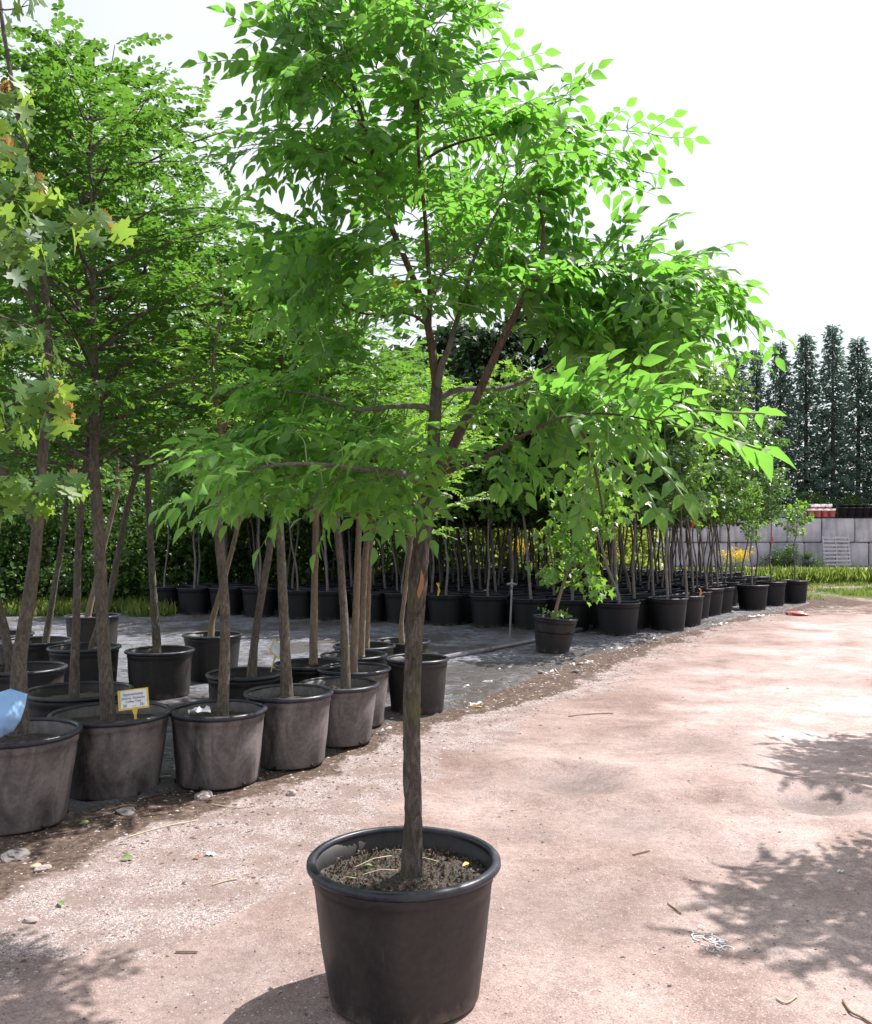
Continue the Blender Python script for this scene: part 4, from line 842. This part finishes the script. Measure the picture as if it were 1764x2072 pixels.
# pallet leaning
pr = thing('wooden_pallet', 'weathered grey wooden pallet leaning upright against the concrete wall', 'pallet', ((1691 - CX) / F * 40.5, 40.35, 0), None, (math.radians(-8), 0, 0))
for k in range(8):
    mb = MB(); mb.box((0, -.02, .10 + k * .175), (1.24, .02, .085)); mb.obj('slat', M['wood_grey'], pr, smooth=False)
for xx in (-.57, 0, .57):
    mb = MB(); mb.box((xx, .045, .71), (.06, .10, 1.40)); mb.obj('stringer', M['wood_grey'], pr, smooth=False)
pails = [(1640, 0, 0), (1654, 0, .0), (1668, 0, 0), (1683, 0, 0), (1647, .4, .0), (1662, .45, .0), (1676, .4, 0)]
pl_l = ['leftmost', 'second from left in front', 'third from left in front', 'rightmost in front', 'left one at the back', 'middle one at the back', 'right one at the back']
mb = MB(); lathe(mb, [(0, 0), (.125, 0), (.13, .02), (.148, .33), (.155, .335), (.155, .35), (.146, .352)], 20); pbm = mb.mesh('pail_body', M['red'])
mb = MB(); lathe(mb, [(.158, .31), (.162, .37), (.155, .39), (.14, .385), (0, .385)], 20); plm = mb.mesh('lid', M['white'])
for k, (px, dy, dz) in enumerate(pails):
    Y = WY + .35 + dy; r_ = thing('plastic_pail', 'red pail with white lid on the concrete wall, ' + pl_l[k], 'pail', ((px - CX) / F * Y, Y, wt + .02 + (.02 if dy else 0)), 'red pails on the wall'); 
    attach(r_, 'pail_body', pbm); attach(r_, 'lid', plm)
    if dy: r_.scale = (1, 1, 1.55)
mb = MB(); lathe(mb, [(0, 0), (.2, 0), (.25, .42), (.28, .42), (.28, .46), (.24, .46), (.2, .06), (0, .06)], 18); npm = mb.mesh('pot_body', M['pot_field'])
for k in range(10):
    px = 1592 + k * 5 if k < 0 else 1704 + (k % 6) * 15; Y = WY + .4 + (.6 if k > 5 else 0)
    r_ = link('nursery_pot', npm, None, ((px - CX) / F * Y, Y, wt + .02 + (.14 if k > 5 else 0))); tag(r_, 'empty black pot on the wall, %s from left in its %s line' % (ordn[k % 6], 'back' if k > 5 else 'front'), 'pot', 'empty black pots on the wall')
for k in range(4):
    px = 1585 + k * 13; Y = WY + .5; mb = MB(); lathe(mb, [(0, 0), (.17, 0), (.2, .3), (.215, .3), (.215, .34), (.19, .34), (.17, .05), (0, .05)], 18); o = mb.obj('nursery_pot', M['bluegrey']); o.location = ((px - CX) / F * Y, Y, wt + .02)
    tag(o, 'blue grey empty pot on the wall left of the red pails, %s from left' % ordn[k], 'pot', 'blue grey pots on the wall')

# ---------------------------------------------------------------- grass and weeds
def blades(name, label, pts, hmin, hmax, mat='grass'):
    rr = random.Random(3); LV = []
    for x, y, z in pts:
        for k in range(5):
            LV.append((Vector((x + rr.gauss(0, .08), y + rr.gauss(0, .04), z)), Vector((rr.gauss(0, .35), rr.gauss(0, .35), 1)), Vector((rr.gauss(0, 1), rr.gauss(0, 1), .1)), rr.uniform(hmin, hmax)))
    mb = MB(); flush(mb, LV, T4, .10); o = mb.obj(name, M[mat]); tag(o, label, kind='stuff'); return o
pts = []
for i in range(4200):
    y = rnd.uniform(20.6, 26.5); x = rnd.uniform(5.6 + (y - 20) * .1, 20)
    if noise.noise(Vector((x * .7, y * .7, 20))) > .02 + .1 * rnd.random(): pts.append((x, y, hgt(x, y) - .01))
blades('grass', 'green grass and weeds growing between the road and the concrete wall', pts, .05, .19)
pts = []
for i in range(3600):
    y = rnd.uniform(16.6, 18.6); x = rnd.uniform(-13, -5.0)
    if noise.noise(Vector((x * .9, y * .9, 21))) > -.1: pts.append((x, y, hgt(x, y) - .01))
blades('weeds', 'low weeds and grass at the foot of the hedge', pts, .08, .35)
pts = [(rnd.uniform(-5, 16), rnd.uniform(27, 28.5), 0) for i in range(2500)]
blades('tall_weeds', 'tall pale weeds behind the massed block of pots', pts, .2, .6)
# goldenrod
def goldenrod(px, Y, n, lb, s=1.0):
    rr = random.Random(n); X = (px - CX) / F * Y; root = thing('goldenrod', lb, 'flower', (X, Y, 0)); st = MB(); LV = []; LG = []
    for k in range(n):
        b0 = Vector((rr.gauss(0, .15), rr.gauss(0, .15), 0)); tp = b0 + Vector((rr.gauss(0, .12), rr.gauss(0, .12), rr.uniform(.75, 1.05) * s)); tube(st, [b0, (b0 + tp) / 2, tp], [.006, .005, .003], 4)
        for j in range(14): LG.append((b0.lerp(tp, rr.uniform(.1, .85)), rv(rr, 1), Vector((0, 0, 1)), .10))
        for j in range(70): LV.append((tp + Vector((rr.gauss(0, .09), rr.gauss(0, .09), rr.gauss(-.03, .06))), rv(rr, 1), rv(rr, 1), .045))
    mb = MB(); flush(mb, LV, T4, 1); mb.obj('flower_head', M['gold'], root); mb = MB(); flush(mb, LG, T4, .5); mb.obj('leaves', M['grass'], root); st.obj('stem', M['stem'], root)
goldenrod(1490, 27.5, 12, 'clump of yellow goldenrod in the grass in front of the concrete wall')
goldenrod(1055, 26.8, 7, 'goldenrod clump seen between thin trunks, left of the tilted pot', 1.3)
goldenrod(1225, 27.2, 6, 'goldenrod clump seen between thin trunks right of the tilted pot', 1.2)
for k, (px, s_) in enumerate([(1565, .5), (1600, .6), (1640, .4)]):
    plant('weed', ['low weed at the foot of the wall, left', 'taller weed clump growing at the foot of the wall', 'weed nearest the pallet at the foot of the wall'][k], 'weed', (px - CX) / F * 40.2, 40.2, hb[k], (s_, .3, s_ * .7), k, None)

# ---------------------------------------------------------------- rocks, rubble
def rock(name, label, cat, p, s, mat, seed, group=None):
    import bmesh
    bm = bmesh.new(); bmesh.ops.create_icosphere(bm, subdivisions=3, radius=1)
    for v_ in bm.verts:
        d = v_.co.copy(); k_ = 1 + .35 * noise.noise(d * 1.3 + Vector((seed, 0, 0))) + .12 * noise.noise(d * 4 + Vector((seed, 3, 0))); v_.co = Vector((d.x * s[0], d.y * s[1], d.z * s[2])) * k_
    me = bpy.data.meshes.new(name); bm.to_mesh(me); bm.free(); me.materials.append(M[mat]); o = link(name, me, None, (p.x, p.y, hgt(p.x, p.y) + s[2] * .4)); o.rotation_euler = (0, 0, seed)
    return tag(o, label, cat, group)
rock('stone', 'pale squarish stone beside the stained pot', 'stone', G(412, 1612), (.06, .04, .03), 'rock', 1)
rock('stone', 'flat grey stone in front of the tagged pot', 'stone', G(255, 1640), (.07, .05, .018), 'rock_grey', 2)
rock('stone', 'round pale stone lying on the gravel left of the nearest pot', 'stone', G(62, 1858), (.035, .022, .014), 'rock', 3)
rock('stone', 'small flat stone at the far left of the gravel', 'stone', G(88, 1757), (.04, .025, .016), 'rock', 4)
rock('stone', 'rounded pink stone in the gravel beyond the nearest pot', 'stone', G(590, 1605), (.035, .03, .02), 'rock', 5)
rock('stone', 'broken grey stone at the left edge of the dirt', 'stone', G(30, 1730), (.07, .06, .02), 'rock_grey', 8)
rock('stone', 'dark lump on the brown strip by the fabric edge', 'stone', G(1090, 1362), (.07, .05, .03), 'rock_grey', 6)
rock('stone', 'dark lump of earth right of the fabric edge', 'stone', G(1165, 1358), (.06, .05, .03), 'rock_grey', 7)
rock('stone', 'reddish brick piece on the road near the last pot', 'stone', G(1612, 1243), (.2, .12, .06), 'red', 9)
for k, (px, s_) in enumerate([(1238, .55), (1262, .4), (1285, .35), (1330, .4)]):
    rock('rubble', ['largest white lump of rubble seen between the thin trunks', 'white lump beside the largest rubble', 'small white lump of rubble between thin trunks', 'white lump of rubble nearest the concrete wall'][k], 'rubble', Vector(((px - CX) / F * 33, 33, 0)), (s_ * .9, s_ * .6, s_ * .8), 'rock_white', 20 + k)

# ---------------------------------------------------------------- pipe and standpipe
pp = [G(850, 1347), G(905, 1335), G(985, 1318), G(1060, 1303), G(1140, 1287), G(1205, 1268), G(1260, 1255)]
for p in pp: p.z = hgt(p.x, p.y) + .05
pts, R = smooth_path(pp, [.036] * len(pp), 6); mb = MB(); tube(mb, pts, R, 14); po = mb.obj('water_pipe', M['pipe']); tag(po, 'thick dark irrigation pipe running along the fabric from the pot to the block', 'pipe')
jt = MB(); a = pp[2]; dd = (pp[3] - pp[2]).normalized(); tube(jt, [a - dd * .07, a + dd * .07], [.044, .044], 14); jt.obj('coupling', M['pipe'], po)
sb = G(1031, 1308); sb.z = hgt(sb.x, sb.y) + .06
root = thing('standpipe', 'thin upright metal standpipe with small sprinkler head rising from the dark pipe', 'sprinkler', sb)
Ys = sb.y; tz = (1308 - 1195) / F * Ys
mb = MB(); tube(mb, [Vector((0, 0, -.05)), Vector((.012, 0, tz * .5)), Vector((.03, 0, tz))], [.013, .013, .012], 10); mb.obj('riser', M['metal'], root)
mb = MB(); mb.box((.03, 0, tz + .02), (.03, .03, .06)); tube(mb, [Vector((-.04, 0, tz + .05)), Vector((.03, 0, tz + .06)), Vector((.10, 0, tz + .045))], [.014, .02, .012], 8); tube(mb, [Vector((.03, 0, tz + .05)), Vector((.035, 0, tz + .12))], [.016, .010], 8); mb.obj('sprinkler_head', M['metal'], root)
mb = MB(); tube(mb, [Vector((-.01, 0, -.03)), Vector((0, 0, .03))], [.028, .022], 10); mb.obj('base_fitting', M['pipe'], root)

# ---------------------------------------------------------------- price tags
def text_mesh(s, size):
    cu = bpy.data.curves.new('writing', 'FONT'); cu.body = s; cu.size = size; cu.align_x = 'CENTER'; cu.extrude = .0003
    o = bpy.data.objects.new('tmp', cu); C.objects.link(o); bpy.context.view_layer.update()
    me = bpy.data.meshes.new_from_object(o.evaluated_get(bpy.context.evaluated_depsgraph_get())); bpy.data.objects.remove(o); return me
def price_tag(loc, rot, w_, h_, stake, label, lines, name='price_tag'):
    root = thing(name, label, 'price tag', loc, None, rot)
    mb = MB(); mb.box((0, 0, 0), (w_, .003, h_)); 
    mb.obj('tag_plate', M['yellow'], root, smooth=False)
    mb = MB(); mb.box((.003, -.0030, .002), (w_ * .86, .001, h_ * .86)); mb.obj('paper_label', M['paper'], root, smooth=False)
    mb = MB(); V = [(-.018, -.001, -h_ / 2 + .004), (.018, -.001, -h_ / 2 + .004), (.007, -.001, -h_ / 2 - stake * .4), (.006, -.001, -h_ / 2 - stake), (-.006, -.001, -h_ / 2 - stake), (-.007, -.001, -h_ / 2 - stake * .4)]
    V = [(a + .004, b_ + .004, c_) for a, b_, c_ in V] + [(a + .004, b_ + .007, c_) for a, b_, c_ in V]
    mb.quad(V, [(0, 1, 2, 5), (5, 2, 3, 4), (6, 11, 8, 7), (11, 10, 9, 8), (0, 6, 7, 1), (1, 7, 8, 2), (2, 8, 9, 3), (3, 9, 10, 4), (4, 10, 11, 5), (5, 11, 6, 0)]); mb.obj('stake', M['yellow'], root, smooth=False)
    for s, size, x, z in lines:
        me = text_mesh(s, size); me.materials.append(M['ink']); o = link('writing', me, root, (x, -.0045, z)); o.rotation_euler = (math.radians(90), 0, 0)
ty = 5.28
tp = P(270, 1414, ty)
price_tag(tp, (math.radians(-12), math.radians(-7), math.radians(4)), .178, .118, .09, 'yellow price tag with handwritten white label in the second pot from left',
          [('Gymnocladus', .021, 0, .024), ('Dioicus  Kentucky', .0185, 0, .002), ('Coffee Tree', .0185, 0, -.018), ('30', .024, -.05, -.042), ('25-', .022, .05, -.040), ('____', .016, .0, -.036)])
tp = P(559, 1312, 6.85)
price_tag(tp, (math.radians(-5), math.radians(20), math.radians(-52)), .15, .11, .14, 'yellow edged white tag turned sideways behind the fourth trunk', [('____', .018, 0, .02), ('____', .018, 0, 0)])
# blue plastic
bp = [[(-70, 1440, 0), (0, 1400, -.02), (22, 1393, 0), (56, 1404, .02)], [(-70, 1465, -.05), (-5, 1425, -.05), (25, 1420, -.05), (51, 1428, 0)], [(-70, 1490, -.08), (-10, 1455, -.10), (20, 1448, -.10), (42, 1455, -.02)],
      [(-70, 1520, -.1), (-15, 1480, -.10), (5, 1470, -.10), (27, 1478, -.02)], [(-70, 1535, -.1), (-20, 1500, -.06), (0, 1492, -.05), (8, 1488, 0)]]
V = []; n_ = 4
for r_ in bp:
    for x, y, d in r_: V.append(tuple(P(x, y, 4.52 + d)))
mb = MB(); mb.add(V, [t_ for i in range(4) for k in range(3) for t_ in ((i * 4 + k, i * 4 + k + 1, i * 4 + k + 5), (i * 4 + k, i * 4 + k + 5, i * 4 + k + 4))])
o = mb.obj('plastic_sheet', M['bag']); tag(o, 'pale blue plastic sheet folded over the rim of the pot at the left edge', 'plastic sheet')
s1 = o.modifiers.new('sub', 'SUBSURF'); s1.subdivision_type = 'SIMPLE'; s1.levels = 2; s1.render_levels = 2; s2 = o.modifiers.new('thick', 'SOLIDIFY'); s2.thickness = .002
# film scraps
def scrap(p, s, label, mat='scrap', n=7, seed=1, tall=.6):
    rr = random.Random(seed); V = []; T = []
    for i in range(n):
        for k in range(n):
            x = (i / (n - 1) - .5) * s; y = (k / (n - 1) - .5) * s * .5; V.append((x, y, abs(noise.noise(Vector((x / s * 4, y / s * 5, seed)))) * s * tall + .01 * (i % 2)))
    for i in range(n - 1):
        for k in range(n - 1): a = i * n + k; T += [(a, a + n, a + n + 1), (a, a + n + 1, a + 1)]
    mb = MB(); mb.add(V, T); o = mb.obj('plastic_scrap', M[mat]); o.location = p; o.rotation_euler = (0, 0, rr.uniform(-.5, .5)); tag(o, label, 'scrap'); return o
scrap(P(404, 1444, 5.5), .13, 'crumpled clear film on the soil of the stained pot', seed=2)
p = G(813, 2066); scrap(Vector((p.x, p.y - .02, .015)), .05, 'tiny crumpled scrap at the foot of the nearest pot', seed=4)
p = G(1440, 1890); p.z = hgt(p.x, p.y) + .002; mb = MB(); rr = random.Random(77)
for k in range(16):
    c_ = Vector((rr.gauss(0, .028), rr.gauss(0, .06), 0)); r_ = rr.uniform(.01, .028); q = [c_ + Vector((r_ * math.cos(a * .9 + k) * rr.uniform(.6, 1.2), r_ * math.sin(a * .9 + k) * rr.uniform(.6, 1.2), rr.uniform(.001, .008))) for a in range(6)]
    pts, RR = smooth_path(q, [.0022] * 6, 4); tube(mb, pts, RR, 5)
o = mb.obj('plastic_scrap', M['white']); o.location = p; tag(o, 'tangled whitish net scrap lying flat on the dirt road', 'scrap')
p = G(1702, 1757); p.z = hgt(p.x, p.y) + .003; scrap(p, .035, 'tiny white paper scrap in the tree shadow on the road', 'white', 5, 7, .2)
p = G(425, 1727); p.z = hgt(p.x, p.y) + .003; scrap(p, .05, 'small white scrap on the gravel', 'white', 5, 8, .2)
# wrinkled clear film along the fabric edge
fl = [(G(960, 1385), .9, .3), (G(1020, 1352), .8, .3), (G(900, 1405), .7, .2), (G(1120, 1330), .8, .4), (G(930, 1425), .9, .5), (G(1000, 1395), .8, .6), (G(1090, 1362), .9, .55), (G(1180, 1338), .8, .5), (G(1240, 1312), 1.1, .5), (G(1330, 1290), 1.3, .5), (G(1440, 1262), 1.4, .5), (G(760, 1478), .6, .6), (G(1530, 1245), 1.3, .4)]
V = []; T = []; base = 0
mb = MB()
for q, (p, s, a_) in enumerate(fl):
    s *= .62; n = 22; V = []; T = []; ca_, sa_ = math.cos(a_ + .25), math.sin(a_ + .25)
    for i in range(n):
        for k in range(9):
            u = (i / (n - 1) - .5) * s; w_ = (k / 8 - .5) * s * .14 * (1 + .9 * noise.noise(Vector((i * .4, q, 0)))); x = p.x + u * ca_ - w_ * sa_; y = p.y + u * sa_ + w_ * ca_
            V.append((x, y, hgt(x, y) + -.006 + .06 * noise.noise(Vector((x * 11, y * 17, q))) * (1 if 0 < k < 8 else .3)))
    for i in range(n - 1):
        for k in range(8): a = i * 9 + k; T += [(a, a + 9, a + 10), (a, a + 10, a + 1)]
    mb.add(V, T)
m, t, b = nmat('thin_grey_film'); v = coords(t); n_ = nois(t, v, 9, 5, .7); cc = ramp(t, n_, [(.4, (.12, .10, .095)), (.5, (.34, .33, .36)), (.62, (.52, .53, .58))]); t.links.new(cc, b.inputs['Base Color']); b.inputs['Roughness'].default_value = .35; M['film'] = m
tag(mb.obj('film_edging', M['film']), 'wrinkled pale plastic film scraps along the edge of the ground fabric', kind='stuff')
# sticks, straws and leaves on the road
def stick(pl, r, label, mat='twig', name='twig', cat='twig'):
    q = [G(*p) for p in pl]
    for p in q: p.z = hgt(p.x, p.y) + r + .002
    pts, R = smooth_path(q, [r] * len(q), 4); mb = MB(); tube(mb, pts, R, 6, .1, pl[0][0]); tag(mb.obj(name, M[mat]), label, cat)
stick([(1705, 2018), (1720, 2045), (1745, 2058), (1770, 2075)], .004, 'dark curved twig at the bottom right corner')
stick([(1570, 2010), (1590, 2022), (1612, 2006)], .003, 'pale bent stalk on the road near the bottom right', 'straw')
stick([(355, 1908), (400, 1906)], .004, 'short straight stick on the dirt left of the nearest pot')
stick([(1350, 1820), (1378, 1838)], .003, 'thin brown stick right of the nearest pot')
stick([(1150, 1447), (1200, 1442), (1240, 1440)], .005, 'reddish stalk lying at the road edge beyond the nearest pot')
stick([(1108, 1330), (1122, 1352), (1130, 1362)], .006, 'pale dry stalk on the brown strip before the tilted pot', 'straw')
stick([(260, 1690), (330, 1672), (400, 1655)], .003, 'pale dry stem on the dark soil before the tagged pot', 'straw')
stick([(430, 1625), (480, 1630), (520, 1625)], .003, 'thin pale stem right of the pale stone', 'straw')
stick([(1280, 1730), (1315, 1722)], .004, 'short dark stick on the road behind the right shadow')
stick([(898, 1420), (930, 1424), (975, 1426)], .006, 'bright yellow cord lying on the strip right of the nearest trunk', 'yellow', 'cord', 'cord')
stick([(430, 1788), (458, 1780), (480, 1776)], .003, 'thin stem lying across the gravel', 'straw')
def gl(x, y, s, mat, lb):
    p = G(x, y); mb = MB(); leaves(mb, T8, [(0, 0, 0)], [(math.cos(x), math.sin(x), .15)], [(.2, -.4, 1)], [s]); o = mb.obj('fallen_leaf', M[mat]); o.location = (p.x, p.y, hgt(p.x, p.y) + .012); tag(o, lb, 'leaf')
gl(128, 1830, .05, 'leaf_fallen', 'green fallen leaf on the gravel above the lower left shadow'); gl(180, 1662, .05, 'leaf_fallen', 'bright green leaf on the dark dirt before the second pot'); gl(245, 1735, .06, 'leaf_fallen', 'green leaf lying farther up the gravel')
gl(85, 1752, .05, 'straw', 'pale curled dead leaf on dark dirt at left'); gl(395, 1730, .04, 'brownleaf', 'brown dead leaf on the gravel left of centre')
gl(1590, 1395, .05, 'brownleaf', 'small brown leaf far up the road')
# litter of crumbs in the main pot and straws
pr_ = Vector(main_root.location)
mb = MB(); rr = random.Random(31)
for i in range(1100):
    a = rr.uniform(0, 6.28); r = main_ri * .95 * math.sqrt(rr.random()); s = rr.uniform(.0025, .008); V, T = rockV(s, .8, rr); mb.add([(x + r * math.cos(a), y + r * math.sin(a), z + .388 + rr.uniform(-.004, .012)) for x, y, z in V], T)
o = mb.obj('soil_crumbs', M['mulch'], main_root, smooth=False)
for k, (a, b_) in enumerate([(((-.17, .05)), (-.05, .16)), ((-.14, -.02), (-.02, .02)), ((.02, .12), (.12, .10)), ((.05, .15), (-.04, .22)), ((-.22, -.08), (-.16, -.05))]):
    mb = MB(); tube(mb, [Vector((*a, .405)), Vector(((a[0] + b_[0]) / 2, (a[1] + b_[1]) / 2, .415)), Vector((*b_, .405))], [.0016] * 3, 5); o = mb.obj('straw', M['straw']); o.location = pr_
    tag(o, ['long dry straw on the soil left behind the nearest trunk', 'dry straw pointing at the nearest trunk from the left', 'dry straw on the soil right of the nearest trunk', 'dry straw leaning at the back wall of the nearest pot', 'short dry straw at the left rim of the nearest pot'][k], 'straw')
# ribbons
def ribbon(p, s, mat, lb):
    mb = MB(); V = [(-.01, 0, 0), (.01, 0, 0), (.02, .01, s * .5), (-.0, .01, s * .5), (.0, 0, s), (.02, 0, s)]; mb.quad(V, [(0, 1, 2, 3), (3, 2, 5, 4)]); tube(mb, [Vector((0, 0, 0)), Vector((.03, 0, s * .4)), Vector((-.02, 0, s))], [.006] * 3, 5)
    o = mb.obj('ribbon', M[mat]); o.location = p; tag(o, lb, 'ribbon')
ribbon(P(1416, 1206, 14.7), .13, 'orange', 'orange ribbon tied at the rim of the pot by the fabric edge')
ribbon(P(1400, 1068, 14.6), .12, 'redribbon', 'red ribbon tied on a thin trunk above the orange one')
ribbon(P(1562, 1100, 18.9), .16, 'redribbon', 'pink red ribbon on the slim sapling near the wall')
ribbon(P(886, 1205, 13.8), .2, 'yellow', 'yellow strip standing in a pot of the front row right of the nearest trunk')
ribbon(P(1143, 1035, 9.5), .05, 'redribbon', 'small red ribbon hanging among the leaves') if False else None

# ---------------------------------------------------------------- trees beyond the right frame edge that throw the shadow
CR['shade'] = coffee(27, 2.2, 1.0, 44, 12, r0=.03)
for k, (x, y, s_, h_) in enumerate([(3.45, 5.05, .8, 1.9), (4.6, 7.4, .85, 1.9), (3.75, 3.6, .85, 2.0)]):
    root = thing('potted_tree', ['potted tree outside right frame edge throwing the leafy shadow on the road', 'potted tree outside the right frame edge, farther back', 'potted tree outside the right frame edge, nearest the camera'][k], 'potted tree', (x, y, hgt(x, y) + .01))
    pm, rm, ri = pot_meshes(.66, .46, .258, 40, 'pot', k); pt = attach(root, 'pot', pm); attach(root, 'rim', rm, pt); attach(root, 'soil', soil_mesh(ri, .385, 'soil', 6, 24, 3))
    tm, top = trunk_mesh(160 + k, h_, .03, (0, 0), 'bark_row'); attach(root, 'trunk', tm); attach(root, 'crown', CR['shade'][0], loc=top, scale=(s_,) * 3, rz=k * 2); attach(root, 'branches', CR['shade'][1], loc=top, scale=(s_,) * 3, rz=k * 2)
print('field', cnt, 'objects', len(bpy.data.objects))
